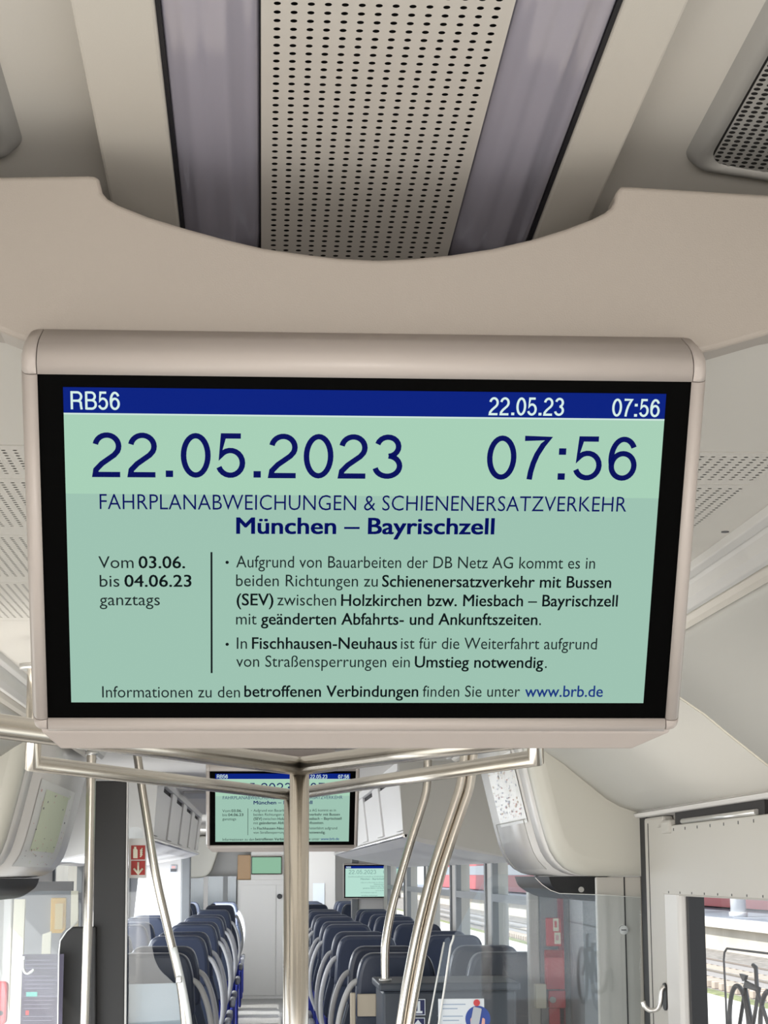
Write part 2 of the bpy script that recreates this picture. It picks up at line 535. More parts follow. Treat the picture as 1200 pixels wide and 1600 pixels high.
# vestibule and saloon ceiling behind the bulkhead
mbv = MB().prism([(-.64, 1.795, 2.262), (.74, 1.795, 2.262), (.74, 1.795, 2.30), (-.64, 1.795, 2.30)], (0, .50, 0))
mbv.box((-.64, 3.95, 2.262), (.74, 6.2, 2.30))
mbv.box((XL - .04, 6.2, 2.262), (XR + .04, 27, 2.30))
struct(build('ceiling', mbv, 'ceil'))
pc = thing('perforated_ceiling_panel', 'broad slotted ceiling panel seen on both sides of the large front monitor', 'ceiling panel', (CX, 3.1, 2.26))
mb1 = MB()
mbm = MB()
for j, (ya, rows) in enumerate(((2.30, 10), (2.50, 22), (2.93, 26), (3.42, 30))):
    w_, h_ = .0140, .0155
    m1 = perforated(w_, h_, 86, rows, .0030, lambda u, v: (-.552 + u, ya + .018 + v, 2.262), 8)
    mb1.add(m1.v, m1.f)
    e = ya + .018 + rows * h_
    nxt = (2.50, 2.93, 3.42, 3.95)[j]
    mbm.box((-.552, ya, 2.262), (.652, ya + .018, 2.266))
    mbm.box((-.552, e, 2.262), (.652, nxt - .002, 2.266))
mbm.box((-.64, 2.30, 2.262), (-.552, 3.95, 2.266))
mbm.box((.652, 2.30, 2.262), (.74, 3.95, 2.266))
build('perforated_sheet', mb1, 'ceil', pc, fix=False)
build('sheet_margin', mbm, 'ceil', pc)
c = V((0.7032, 2.8554, 2.2605))
build('screw', MB().tube([c, c + V((0, 0, .003))], .006, 14), 'decal', pc)
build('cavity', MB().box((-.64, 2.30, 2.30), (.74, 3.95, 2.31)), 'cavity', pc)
struct(build('wall_front', MB().box((-1.2, 2.31, 2.32), (1.3, 2.33, 2.56)), 'hole'))
struct(build('wall_back', MB().box((-1.3, -2.85, 0), (1.4, -2.78, 2.7)), 'wall'))

# rails along the ceiling edge, then the curved coves down to the walls
for s, nm in ((1, 'right'), (-1, 'left')):
    X = lambda d: CX + s * d          # distance from the middle
    mb = MB()
    pr = [(.664, 2.262), (.668, 2.250), (.682, 2.246), (.690, 2.252), (.694, 2.244), (.700, 2.226), (.712, 2.214), (.724, 2.214), (.728, 2.226), (.728, 2.30), (.664, 2.30)]
    mb.loft([[(X(d), y, z) for d, z in pr] for y in (1.80, 8.0)], smooth=False)
    struct(build('trim_%d' % (2 if s > 0 else 3), mb, 'alu' if False else 'white', None, .002))
    struct(build('trim_%d' % (19 if s > 0 else 20), MB().loft([[(X(d), y, z) for d, z in ((.731, 2.30), (.731, 2.216), (.738, 2.208), (.750, 2.202), (.756, 2.30))] for y in (1.80, 8.0)], smooth=False), 'board', None, .002))
    cove = [(.758, 2.199), (.77, 2.190), (.80, 2.172), (.84, 2.149), (.87, 2.128), (.895, 2.111), (.92, 2.094), (.97, 2.052), (1.01, 2.020), (1.057, 1.982), (1.10, 1.958), (1.15, 1.941), (1.19, 1.936)]
    for k, (ya, yb) in enumerate(((1.80, 4.196), (4.204, 6.2))):
        mb = MB().loft([[(X(d), y, z) for d, z in cove] + [(X(d), y, z + .03) for d, z in reversed(cove)] for y in (ya, yb)])
        struct(build('ceiling_cove', mb, 'cove', None))
    mb = MB().loft([[(X(d), y, z - .0008) for d, z in cove] + [(X(d), y, z + .01) for d, z in reversed(cove)] for y in (4.190, 4.210)])
    struct(build('trim_%d' % (4 if s > 0 else 5), mb, mat('cove_seam_%s' % nm, (0.72, 0.68, 0.58), .5), None))

# side walls with their openings: one list of (y0, y1, z0, z1) holes per side
def wall(name, x, th, holes, y0, y1, z1, m, base=0.0):
    mb = MB()
    xa, xb = sorted((x, x + th))
    y = y0
    for (a, b, c, d) in sorted(holes):
        if a > y:
            mb.box((xa, y, base), (xb, a, z1))
        if c > base:
            mb.box((xa, a, base), (xb, b, c))
        if d < z1:
            mb.box((xa, a, d), (xb, b, z1))
        y = b
    if y < y1:
        mb.box((xa, y, base), (xb, y1, z1))
    return struct(build(name, mb, m))
saloon = [(8.75, 10.45), (10.75, 12.4), (12.75, 14.5), (14.8, 16.6), (16.95, 19.2)]
holes = [(-1.8, 1.5, .85, 1.85), (2.0, 5.84, .85, 1.85), (7.02, 7.62, .1, 1.70)] + [(a, b, 1.0, 1.86) for a, b in saloon] + [(20.6, 24.5, 1.0, 1.86)]
wall('wall_right', XR, .08, holes, -2.8, 27, 2.5, 'wall')
holes = [(-1.8, 1.5, .85, 1.85), (2.0, 5.84, .85, 1.85), (6.5, 8.3, .05, 1.72), (8.45, 9.6, .9, 1.72)] + [(a, b, 1.0, 1.86) for a, b in saloon[1:]] + [(20.6, 24.5, 1.0, 1.86)]
wall('wall_left', XL - .08, .08, holes, -2.8, 27, 2.5, 'wall')
struct(build('wall_end', MB().box((XL, 26.9, 0), (XR, 27.0, 2.3)), 'white'))

# ---------------------------------------------------------------- monitors
TILT = 0.50199
LOC = V((.09267, 1.77427, 2.04807))
def strokes(ch):
    """centre lines of grotesque digits and letters in a box 0..1 high, widths about .5"""
    A = lambda cx, cy, rx, ry, t0, t1, n=16: [(cx + rx * math.cos(math.radians(t0 + (t1 - t0) * i / n)), cy + ry * math.sin(math.radians(t0 + (t1 - t0) * i / n))) for i in range(n + 1)]
    h = .05
    d = {
        '0': (.56, [A(.28, .5, .215, .45, 90, 450, 32)]),
        '2': (.56, [A(.275, .70, .205, .25, 170, -28, 14) + [(.40, .50), (.18, .30), (.075, .16), (.06, .05), (.50, .05)]]),
        '3': (.56, [A(.27, .73, .19, .22, 165, -85, 14), A(.265, .285, .22, .235, 85, -168, 18)]),
        '5': (.56, [[(.455, .95), (.145, .95), (.09, .47)] + A(.27, .335, .215, .285, 128, -160, 18)]),
        '6': (.56, [A(.29, .62, .205, .33, 25, 90, 8) + A(.29, .50, .215, .45, 95, 200, 12), A(.29, .335, .205, .285, 0, 360, 28)]),
        '7': (.56, [[(.06, .95), (.49, .95), (.39, .80), (.29, .58), (.23, .38), (.19, .18), (.17, .0)]]),
        '.': (.28, [[(.14, 0), (.14, .15)]]),
        ':': (.28, [[(.14, 0), (.14, .15)], [(.14, .58), (.14, .73)]]),
        'R': (.70, [[(.13, 0), (.13, .95), (.40, .95)] + A(.40, .715, .19, .235, 90, -90, 10) + [(.14, .48)], [(.38, .48), (.50, .46), (.56, .38), (.57, .2), (.60, .0)]]),
        'B': (.66, [[(.13, .0), (.13, 1.0)], [(.13, .95), (.37, .95)] + A(.37, .735, .175, .215, 90, -90, 10) + [(.13, .52)], [(.13, .52), (.39, .52)] + A(.39, .285, .195, .235, 90, -90, 10) + [(.13, .05)]]),
        ' ': (.28, []),
    }
    return d[ch]

def grotesque(mb, text, u0, v0, u1, cap, sw, slope=0.0, off=0.0012):
    total = sum(strokes(c)[0] for c in text)
    sx = (u1 - u0) / (total - .10)
    x = -.05
    for c in text:
        w, ls = strokes(c)
        for ln in ls:
            dot = len(ln) == 2 and c in '.:'
            pts = [V((u0 + (x + w / 2 + (p[0] - w / 2) * (1.0 if c in 'RB' else .90)) * sx, v0 + p[1] * cap, 0)) for p in ln]
            hw = sw * (.66 if dot else .5)
            n = len(pts)
            closed = (pts[0] - pts[-1]).length < 1e-6
            L, R_ = [], []
            for i, p in enumerate(pts):
                a = pts[i - 1] if i else (pts[-2] if closed else p)
                b = pts[i + 1] if i < n - 1 else (pts[1] if closed else p)
                d1 = (p - a).normalized() if (p - a).length > 1e-9 else (b - p).normalized()
                d2 = (b - p).normalized() if (b - p).length > 1e-9 else d1
                dd = (d1 + d2).normalized()
                k = 1 / max(.45, d1.dot(dd))
                nn = V((-dd.y, dd.x, 0)) * hw * min(k, 1.6)
                L.append(p + nn)
                R_.append(p - nn)
            f = lambda q: (q.x, q.y + slope * (q.x - u0), off)
            mb.add([f(q) for q in L] + [f(q) for q in R_], [(i, n + i, n + i + 1, i + 1) for i in range(n - 1)])
        x += w
    return mb

_font_cache = {}
def letters(name, text, u0, v0, u1, cap, m, parent, weight=0.0, v1=None, off=0.0012):
    """one line of humanist lettering fitted between u0 and u1; v0, v1 the base line at its two ends"""
    cu = bpy.data.curves.new(name, 'FONT')
    cu.body = text
    cu.size = 1.0
    cu.offset = min(weight, 0.0)
    cu.resolution_u = 3
    tmp = bpy.data.objects.new(name, cu)
    C.objects.link(tmp)
    me = bpy.data.meshes.new_from_object(tmp.evaluated_get(bpy.context.evaluated_depsgraph_get()))
    bpy.data.objects.remove(tmp)
    xs = [v.co.x for v in me.vertices]
    x0, x1 = min(xs), max(xs)
    if weight > 0:                      # bold: the same letter struck again a hair aside
        vs0 = [v.co.copy() for v in me.vertices]
        fs0 = [tuple(p.vertices) for p in me.polygons]
        vs, fs = [], []
        for dx, dy in ((-1, -.55), (1, -.55), (-1, .55), (1, .55), (0, 0)):
            k = len(vs)
            vs += [(v.x + dx * weight, v.y + dy * weight, 0) for v in vs0]
            fs += [tuple(i + k for i in f) for f in fs0]
        me = bpy.data.meshes.new(name)
        me.from_pydata(vs, [], fs)
    sx = (u1 - u0) / (x1 - x0)
    sy = cap / 0.655
    sl = ((v1 if v1 is not None else v0) - v0) / (u1 - u0)
    for v in me.vertices:
        x = u0 + (v.co.x - x0) * sx
        v.co = (x, v0 + v.co.y * sy + sl * (x - u0), off)
    o = bpy.data.objects.new(name, me)
    me.materials.append(M[m])
    link(o, parent)
    return o

def monitor_body(t, detail=True):
    BX, BT, BB = .2985, .1670, -.1718      # black glass
    OX, OT, OB = .3150, .1940, -.1880      # outer edge of the shell
    # rails: rounded cross-section (q across the rail 0 inner..1 outer, n depth)
    sec = [(0, .004), (.35, .0055), (.62, .0035), (.82, -.003), (.95, -.013), (1.0, -.026), (1.0, -.060), (0, -.060)]
    wS, wT, wB = OX - BX, OT - BT, BB - OB
    g = .0004
    def rail(nm, fn, a, b):
        build(nm, MB().loft([[fn(s, q, n) for q, n in sec] for s in (a, b)]), 'frame', t, local=True)
    rail('frame_rail', lambda s, q, n: (s, BT + q * wT, n), -BX + g, BX - g)
    rail('frame_rail', lambda s, q, n: (BX + q * wS, s, n), BB + g, BT - g)
    rail('frame_rail', lambda s, q, n: (-BX - q * wS, s, n), BB + g, BT - g)
    # bottom rail carries the chamfered underside lip
    secb = [(0, .004), (.35, .0055), (.62, .0040), (.85, 0.0), (1.0, -.006)]
    lo = []
    for x, k in ((-BX + g, 1), (BX - g, 1)):
        lo.append([(x, BB - q * wB, n) for q, n in secb] + [(x, OB - .004, -.060), (x, BB, -.060)])
    build('frame_rail', MB().loft(lo), 'frame', t, local=True)
    lip = MB()
    o1 = round_poly([(-OX + .003, OB + .006, 0), (OX - .003, OB + .006, 0), (OX - .003, OB + .006, -.05), (-OX + .003, OB + .006, -.05)], 0)
    lip.loft([[(-OX + .004, OB + .010, -.012), (OX - .004, OB + .010, -.012), (OX - .004, OB + .010, -.075), (-OX + .004, OB + .010, -.075)],
              [(-OX + .010, OB - .003, -.008), (OX - .010, OB - .003, -.008), (OX - .010, OB - .003, -.075), (-OX + .010, OB - .003, -.075)],
              [(-.289, OB - .0240, -.017), (.272, OB - .0240, -.017), (.272, OB - .0240, -.075), (-.289, OB - .0240, -.075)],
              [(-.287, OB - .0255, -.021), (.270, OB - .0255, -.021), (.270, OB - .0255, -.075), (-.287, OB - .0255, -.075)]], smooth=False)
    build('underside_lip', lip, 'frame', t, .0015, 3, local=True)
    for sx in (1, -1):
        for sy, wv, yv in ((1, wT, BT), (-1, wB, BB)):
            k = 9
            loops = []
            for i in range(k):
                a = PI / 2 * i / (k - 1)
                e = .62
                ca, sa = math.cos(a) ** e if i < k - 1 else 0.0, math.sin(a) ** e
                s_ = sec
                loops.append([(sx * (BX + g + ca * q * (wS - g)), yv + sy * (g + sa * q * (wv - g)), n) for q, n in s_])
            build('corner_piece', MB().loft(loops), 'frame', t, local=True)
    back = MB().box((-OX + .004, OB + .004, -.075), (OX - .004, OT - .024, -.058))
    build('rear_cover', back, 'frame', t, .006, local=True)
    bz = build('black_surround', MB().box((-BX, BB, -.02), (BX, BT, 0)), 'bezel', t, local=True)
    return bz

PIC = dict(l=-.2757, r=.2757, t=.1535, b=-.1555)
def picture(t, full=True):
    W = .2757
    d = build('display', MB().add([(-W, -.1555, .0005), (W, -.1555, .0005), (W, .0535, .0005), (-W, .0535, .0005)], [(0, 1, 2, 3)]), 'scr_body' if full else 'scr_pale', t, local=True)
    def patch(nm, u0, v0, u1, v1, m, z=.0008):
        return build(nm, MB().add([(u0, v0, z), (u1, v0, z), (u1, v1, z), (u0, v1, z)], [(0, 1, 2, 3)]), m, d, local=True)
    patch('clock_field', -W, .0535, W, .1305, 'scr_top' if full else 'scr_pale')
    patch('title_bar', -W, .1305, W, .1545, 'scr_bar')
    patch('light_line', -W, .1290, W, .1305, 'scr_rule', .0010)
    return d, patch

sqrt = math.sqrt
def q(a, b):            # two measured ends of a base line -> u0, v0, u1, v1
    return a[0], a[1], b[0], b[1]

main = thing('information_monitor', 'large white framed monitor hanging from the bulkhead, nearest of all the monitors', 'monitor', LOC, 'passenger information monitors', rot=(PI / 2 + TILT, 0, 0))
monitor_body(main)
disp, patch = picture(main)
CAP = .0112
def gro(nm, text, a, b, cap, sw, m):
    u0, v0, u1, v1 = q(a, b)
    o = build(nm, grotesque(MB(), text, u0, v0, u1, cap, sw, (v1 - v0) / (u1 - u0)), m, disp, local=True, fix=False)
    return o
gro('line_number', 'RB56', (-0.2696, 0.1339), (-0.2252, 0.1338), .0168, .0021, 'scr_white')
gro('small_date', '22.05.23', (0.1124, 0.1327), (0.1813, 0.1328), .0168, .0021, 'scr_white')
gro('small_clock', '07:56', (0.2266, 0.1327), (0.2702, 0.1325), .0168, .0021, 'scr_white')
gro('large_date', '22.05.2023', (-0.2502, 0.0702), (0.0339, 0.0709), .0418, .0051, 'scr_navy')
gro('large_clock', '07:56', (0.1127, 0.0710), (0.2522, 0.0710), .0418, .0051, 'scr_navy')
LINES = [
    ('heading', 'FAHRPLANABWEICHUNGEN & SCHIENENERSATZVERKEHR', (-0.2449, 0.0388), (0.2458, 0.0401), .0142, 'scr_navy', -.005),
    ('route_line', 'München – Bayrischzell', (-0.1187, 0.0159), (0.1217, 0.0170), .0150, 'scr_navy', .022),
    ('text_line', 'Vom', (-0.2472, -0.0190), (-0.2146, -0.0188), CAP, 'scr_thin', 0),
    ('text_line', '03.06.', (-0.2098, -0.0188), (-0.1670, -0.0186), CAP, 'scr_ink', .0125),
    ('text_line', 'bis', (-0.2464, -0.0375), (-0.2280, -0.0374), CAP, 'scr_thin', 0),
    ('text_line', '04.06.23', (-0.2232, -0.0374), (-0.1611, -0.0370), CAP, 'scr_ink', .0125),
    ('text_line', 'ganztags', (-0.2468, -0.0561), (-0.1906, -0.0558), CAP, 'scr_thin', 0),
    ('text_line', 'Aufgrund von Bauarbeiten der DB Netz AG kommt es in', (-0.1192, -0.0176), (0.2196, -0.0169), CAP, 'scr_thin', 0),
    ('text_line', 'beiden Richtungen zu', (-0.1192, -0.0362), (0.0140, -0.0361), CAP, 'scr_thin', 0),
    ('text_line', 'Schienenersatzverkehr mit Bussen', (0.0183, -0.0361), (0.2361, -0.0362), CAP, 'scr_ink', .0125),
    ('text_line', '(SEV)', (-0.1185, -0.0555), (-0.0842, -0.0553), CAP, 'scr_ink', .0125),
    ('text_line', 'zwischen', (-0.0805, -0.0553), (-0.0249, -0.0556), CAP, 'scr_thin', 0),
    ('text_line', 'Holzkirchen bzw. Miesbach – Bayrischzell', (-0.0200, -0.0556), (0.2435, -0.0550), CAP, 'scr_ink', .0125),
    ('text_line', 'mit', (-0.1191, -0.0749), (-0.0997, -0.0748), CAP, 'scr_thin', 0),
    ('text_line', 'geänderten Abfahrts- und Ankunftszeiten', (-0.0955, -0.0748), (0.1675, -0.0743), CAP, 'scr_ink', .0125),
    ('text_line', '.', (0.1694, -0.0743), (0.1712, -0.0743), CAP, 'scr_ink', 0),
    ('text_line', 'In', (-0.1184, -0.0997), (-0.1087, -0.0996), CAP, 'scr_thin', 0),
    ('text_line', 'Fischhausen-Neuhaus', (-0.1038, -0.0996), (0.0340, -0.0992), CAP, 'scr_ink', .0125),
    ('text_line', 'ist für die Weiterfahrt aufgrund', (0.0377, -0.0991), (0.2264, -0.0992), CAP, 'scr_thin', 0),
    ('text_line', 'von Straßensperrungen ein', (-0.1189, -0.1181), (0.0469, -0.1183), CAP, 'scr_thin', 0),
    ('text_line', 'Umstieg notwendig', (0.0518, -0.1183), (0.1754, -0.1186), CAP, 'scr_ink', .0125),
    ('text_line', '.', (0.1773, -0.1186), (0.1791, -0.1186), CAP, 'scr_ink', 0),
    ('text_line', 'Informationen zu den', (-0.2462, -0.1501), (-0.1152, -0.1499), CAP, 'scr_thin', 0),
    ('text_line', 'betroffenen Verbindungen', (-0.1109, -0.1492), (0.0558, -0.1489), CAP, 'scr_ink', .0125),
    ('text_line', 'finden Sie unter', (0.0602, -0.1489), (0.1545, -0.1487), CAP, 'scr_thin', 0),
    ('web_address', 'www.brb.de', (0.1595, -0.1487), (0.2351, -0.1486), CAP, 'scr_url', .010),
]
for nm, tx, a, b, cap, m, wgt in LINES:
    letters(nm, tx, a[0], a[1], b[0], cap, m, disp, wgt, b[1])
ra, rb = (-0.1422, -0.0025), (-0.1424, -0.1247)
patch('column_rule', ra[0] - .0009, rb[1], ra[0] + .0009, ra[1], 'scr_ink', .0012)
for bp in ((-0.1276, -0.0126), (-0.1275, -0.0951)):
    build('bullet', MB().disc((bp[0], bp[1], .0012), (1, 0, 0), (0, 1, 0), .0016, 14), 'scr_ink', disp, local=True)
# bracket between bulkhead and monitor
br = MB().box((-.15, 1.80, 2.19), (.33, 1.86, 2.262))
build('mounting_bracket', br, 'frame', main)

# second monitor over the aisle: same picture, farther on
second = dup_tree(main)
second.location = (0.0815, 8.0000, 2.0172)
second['label'] = 'white framed monitor over the aisle, seen behind the centre pole and handrails'
for c in kids(second):
    if c.name.startswith('mounting_bracket'):
        bpy.data.objects.remove(c)
build('mounting_bracket', MB().box((-.13, 8.10, 2.18), (.30, 8.16, 2.265)), 'frame', second)

def small_monitor(label, loc, sc, washed):
    t = thing('information_monitor', label, 'monitor', loc, 'passenger information monitors', rot=(PI / 2 + .05, 0, 0))
    t.scale = (sc, sc, sc)
    build('frame', MB().box((-.300, -.180, -.05), (.300, .180, 0)), 'frame', t, .01, local=True)
    build('black_surround', MB().box((-.289, -.168, -.01), (.289, .166, .001)), 'bezel', t, local=True)
    if washed:
        global disp
        d, patch = picture(t, False)
        old, disp = disp, d
        d.location.z += .002
        for nm, tx, u0, u1, v, cap in (('large_date', '22.05.2023', -.24, .04, .075, .040), ('large_clock', '07:56', .115, .25, .075, .040)):
            build(nm, grotesque(MB(), tx, u0, v, u1, cap, .0050), 'scr_faint', d, local=True, fix=False)
        for nm, tx, u0, u1, v in (('line_number', 'RB56', -.268, -.22, .135), ('small_date', '22.05.23', .117, .185, .135), ('small_clock', '07:56', .225, .27, .135)):
            build(nm, grotesque(MB(), tx, u0, v, u1, .0155, .0026), 'scr_white', d, local=True, fix=False)
        for nm, tx, a, b, cap, m, wgt in LINES:
            if nm in ('route_line', 'heading') or b[0] - a[0] > .15:
                letters(nm, tx, a[0], a[1], b[0], cap, 'scr_faint', d, wgt, b[1])
        disp = old
    else:
        build('display', MB().add([(-.275, -.152, .003), (.275, -.152, .003), (.275, .150, .003), (-.275, .150, .003)], [(0, 1, 2, 3)]), 'scr_green', t, local=True)
    return t
small_monitor('pale monitor fixed to the white partition right of the aisle, above the seats', (1.1191, 19.9000, 1.6707), .99, True)
small_monitor('smallest monitor, plain green, on the white cabinet at the aisle end', (0.0566, 25.9400, 1.8612), .70, False)

# ---------------------------------------------------------------- door housings (curved covers over the side doors)
def door_housing(s, y0, y1, label, name='door_housing'):
    X = lambda d: CX + s * d
    t = thing(name, label, 'door cover', (X(1.0), (y0 + y1) / 2, 1.74), 'curved covers above the side doors')
    prof = [(1.184, 1.738), (1.178, 1.738), (1.02, 1.738), (.985, 1.741), (.955, 1.749), (.925, 1.765), (.900, 1.79), (.882, 1.82), (.868, 1.86), (.852, 1.92), (.838, 1.98), (.822, 2.05), (.806, 2.12), (.79, 2.19), (.775, 2.258), (1.178, 2.258), (1.184, 2.258)]
    def loop(y, inset):
        out = []
        for d, z in prof:
            k = inset
            dd = d + k * (1 if d < 1.15 else 0)
            zz = z + k * min(1, max(0, (1.86 - z) / .12))
            out.append((X(dd), y, zz))
        return out
    # near end cap: smooth, rounded over its edge
    loops = []
    for i in range(7):
        a = PI / 2 * i / 6
        loops.append(loop(y0 + .055 * (1 - math.sin(a)), .050 * (1 - math.cos(a))))
    loops.reverse()
    build('end_cap', MB().loft([loop(y0, .050)] + [loop(y0 + .055 * (1 - math.cos(PI / 2 * i / 6)), .050 * (1 - math.sin(PI / 2 * i / 6))) for i in range(1, 7)] + [loop(y0 + .10, 0)]), 'pod', t)
    build('edge_band', MB().loft([loop(y0 + .102, 0), loop(y0 + .20, 0), loop(y0 + .30, 0)]), 'podface', t)
    build('housing_face', MB().loft([loop(y0 + .306, 0), loop(y1, 0)]), 'podface', t)
    def face(y, w, off=.0025):       # w 0..1 from the lower curve to the ceiling on the sloped face
        pts = prof[4:15]
        k = w * (len(pts) - 1)
        i = min(int(k), len(pts) - 2)
        f = k - i
        a, b = pts[i], pts[i + 1]
        return V((X(a[0] + (b[0] - a[0]) * f - off), y, a[1] + (b[1] - a[1]) * f - off * .3))
    return t, face

def strip_on(face, ya, yb, wa, wb, off, n=8):
    loops = []
    for i in range(n + 1):
        w = wa + (wb - wa) * i / n
        loops.append([face(ya, w, off), face(yb, w, off)])
    mb = MB()
    mb.loft(loops, closed=False, caps=False)
    return mb

podR, faceR = door_housing(1, 6.2, 7.55, 'curved beige cover above the right-hand door, its rounded end towards us')
podL, faceL = door_housing(-1, 6.2, 8.25, 'curved cream cover above the left-hand door with a line map on it')

def route_map(label, face, ya, yb, wa, wb, seed, cols, group=None, side=1):
    rnd = random.Random(seed)
    o = build('route_map', strip_on(face, ya, yb, wa, wb, .004), 'map', None, fix=False)
    tag(o, label, 'map', group)
    for k, (m, n) in enumerate(cols):
        mb = MB()
        for i in range(n):
            y = rnd.uniform(ya + .04, yb - .04)
            w = rnd.uniform(wa + .03 + (wb - wa) * .0, wb - .03)
            dy, dw = rnd.uniform(.006, .035), rnd.uniform(.004, .012)
            a, b = face(y, w, .006), face(y + dy, w, .006)
            c, d = face(y + dy, w + dw, .006), face(y, w + dw, .006)
            mb.add([a, b, c, d], [(0, 1, 2, 3)])
        build('map_print', mb, m, o, fix=False)['kind'] = 'stuff'
    return o
mp = route_map('pale network map with small green and red lines on the left door cover', faceL, 6.75, 7.95, .16, .74, 3, [('mapgreen', 26), ('mapred', 22), ('decal', 20), ('maporange', 14)])
build('map_field', strip_on(faceL, 6.95, 7.75, .34, .70, .005), 'mapgreen', mp, fix=False)
mp = route_map('pale line map speckled orange and blue on the right door cover', faceR, 6.56, 7.30, .50, .86, 5, [('maporange', 40), ('mapblue', 60), ('mapred', 30)])
ho = build('map_holder', strip_on(faceR, 6.58, 7.35, .10, .52, .012), 'holder', None, fix=False)
tag(ho, 'clear sheet holder below the line map on the right door cover', 'holder')
mb = MB()
for a, b in (((6.58, .10), (6.58, .52)), ((6.58, .52), (7.35, .52)), ((7.35, .52), (7.35, .10))):
    pts = [faceR(a[0] + (b[0] - a[0]) * i / 8, a[1] + (b[1] - a[1]) * i / 8, .013) for i in range(9)]
    mb.tube(pts, .0018, 6)
build('holder_rim', mb, 'grille', ho)

# black lintel gear under each cover
for s, y0, y1, lab in ((1, 6.95, 7.9, 'black door gear under the right door cover'), (-1, 6.35, 8.2, 'black door gear hanging under the left door cover')):
    X = lambda d: CX + s * d
    t = thing('door_gear', lab, 'door gear', (X(1.12), y0, 1.66), None)
    mb = MB().prism(round_poly([(X(1.185), y0, 1.735), (X(1.185), y0, 1.645), (X(1.05), y0, 1.655), (X(.985), y0, 1.70), (X(.975), y0, 1.735)], [0, .0, .04, .03, 0]), (0, y1 - y0, 0))
    build('casing', mb, 'black', t)
    build('bolt', MB().tube([(X(1.09), y0 - .006, 1.69), (X(1.09), y0 + .004, 1.69)], .010, 12), 'alu', t)

# ---------------------------------------------------------------- right side by the big window
YP0, YP1 = 5.80, 6.20
struct(build('trim_6', MB().box((1.205, 5.806, 0), (XR - .001, 6.09, 1.918)), 'wall', None, .008))      # beige pillar beside the door cover
struct(build('trim_7', MB().box((1.199, 5.59, 0), (XR - .001, 5.80, 1.87)), 'white', None, .02, 3))     # pale rounded window pillar
struct(build('trim_8', MB().box((1.2035, 6.026, 0), (1.2052, 6.031, 1.9)), 'gap'))
struct(build('trim_9', MB().box((1.212, 6.091, 0), (XR - .001, 6.199, 1.93)), 'gap'))
struct(build('trim_10', MB().loft([[(1.203, y, 1.948), (1.203, y, 1.938), (1.188, y, 1.934), (1.194, y, 1.922), (XR - .001, y, 1.919), (XR - .001, y, 1.948)] for y in (1.9, 6.18)], smooth=False), 'white', None, .003))
# dark window surround and glass
w1 = struct(build('window_1', MB().add([(XR + .03, 2.0, .85), (XR + .03, 5.84, .85), (XR + .03, 5.84, 1.85), (XR + .03, 2.0, 1.85)], [(0, 1, 2, 3)]), 'pane', None, fix=False))
build('window_frame', MB().box((1.222, 5.56, .84), (XR + .028, 5.84, 1.86)).box((1.23, 2.0, .84), (XR + .025, 5.56, .88)), 'black', w1)
# roller blind
rb = thing('roller_blind', 'drawn beige roller blind above the bicycle window, with its bright bar in a dark slot', 'blind', (1.21, 4.0, 1.68), None)
build('blind_sheet', MB().prism(round_poly([(1.196, 2.05, 1.885), (1.196, 5.86, 1.885), (1.196, 5.86, 1.715), (1.196, 5.80, 1.685), (1.196, 2.05, 1.685)], [0, .012, .03, .02, 0]), (.012, 0, 0)), 'wall', rb, .003)
build('slot', MB().box((1.204, 4.60, 1.880), (1.225, 5.62, 1.921)), 'hole', rb)
build('bright_bar', MB().tube([(1.200, 4.66, 1.893), (1.200, 5.50, 1.893)], .0075, 12), 'alu', rb)
build('bracket', MB().box((1.188, 5.64, 1.862), (1.215, 5.76, 1.902)), 'wall', rb, .008)
mb = MB()
for i in range(24):
    mb.box((1.1945, 5.76 - i * .155, 1.868), (1.1965, 5.765 - i * .155, 1.876))
    mb.box((1.1945, 5.70 - i * .155, 1.689), (1.1965, 5.705 - i * .155, 1.695))
build('stitching', mb, 'decal', rb)['kind'] = 'stuff'
build('lower_hem', MB().loft([[(1.196, y, 1.716), (1.204, y, 1.682), (1.214, y, 1.684), (1.212, y, 1.716)] for y in (2.05, 5.795)], smooth=False), 'wall', rb)

# coat hook on the pillar
hk = thing('coat_hook', 'small silver coat hook on the beige pillar beside the bicycle window', 'hook', (1.19, 5.83, 1.36))
build('hook_plate', MB().prism(round_poly([(1.204, 5.80, 1.425), (1.204, 5.868, 1.425), (1.204, 5.868, 1.345), (1.204, 5.80, 1.345)], .034), (-.004, 0, 0)), 'black', hk)
build('hook', MB().tube(smooth_path([(1.200, 5.82, 1.415), (1.190, 5.82, 1.405), (1.186, 5.82, 1.375), (1.178, 5.825, 1.352), (1.158, 5.83, 1.345), (1.142, 5.835, 1.355), (1.136, 5.838, 1.372)], 5), .0075, 10), 'alu', hk)

# bicycle sign on the glass
XG = XR + .024
def on_glass(pts, r=.0045, close=False):
    return MB().tube([V((XG, p[1], p[2])) for p in pts], r, 8)
bs = thing('bicycle_sign', 'dark outline bicycle in a rounded frame stuck on the right window', 'sign', (XG, 4.9, 1.30), None)
build('sign_border', on_glass([(1.2640, 5.3209, 1.2761), (1.2640, 5.3219, 1.4110), (1.2640, 5.3282, 1.5128), (1.2640, 5.3175, 1.5337), (1.2640, 5.2862, 1.5452), (1.2640, 5.1155, 1.5466), (1.2640, 4.7929, 1.5496), (1.2640, 4.5081, 1.5523)], .0030), 'decal', bs)
def wheel(nm, c, rr):
    P = [(XG, c[1] + math.cos(t) * rr, c[2] + math.sin(t) * rr) for t in [2 * PI * i / 40 for i in range(41)]]
    build(nm, on_glass(P, .0065), 'decal', bs)
wheel('wheel', (1.2640, 5.1815, 1.3472), .105)
wheel('wheel', (1.2640, 4.8547, 1.3519), .105)
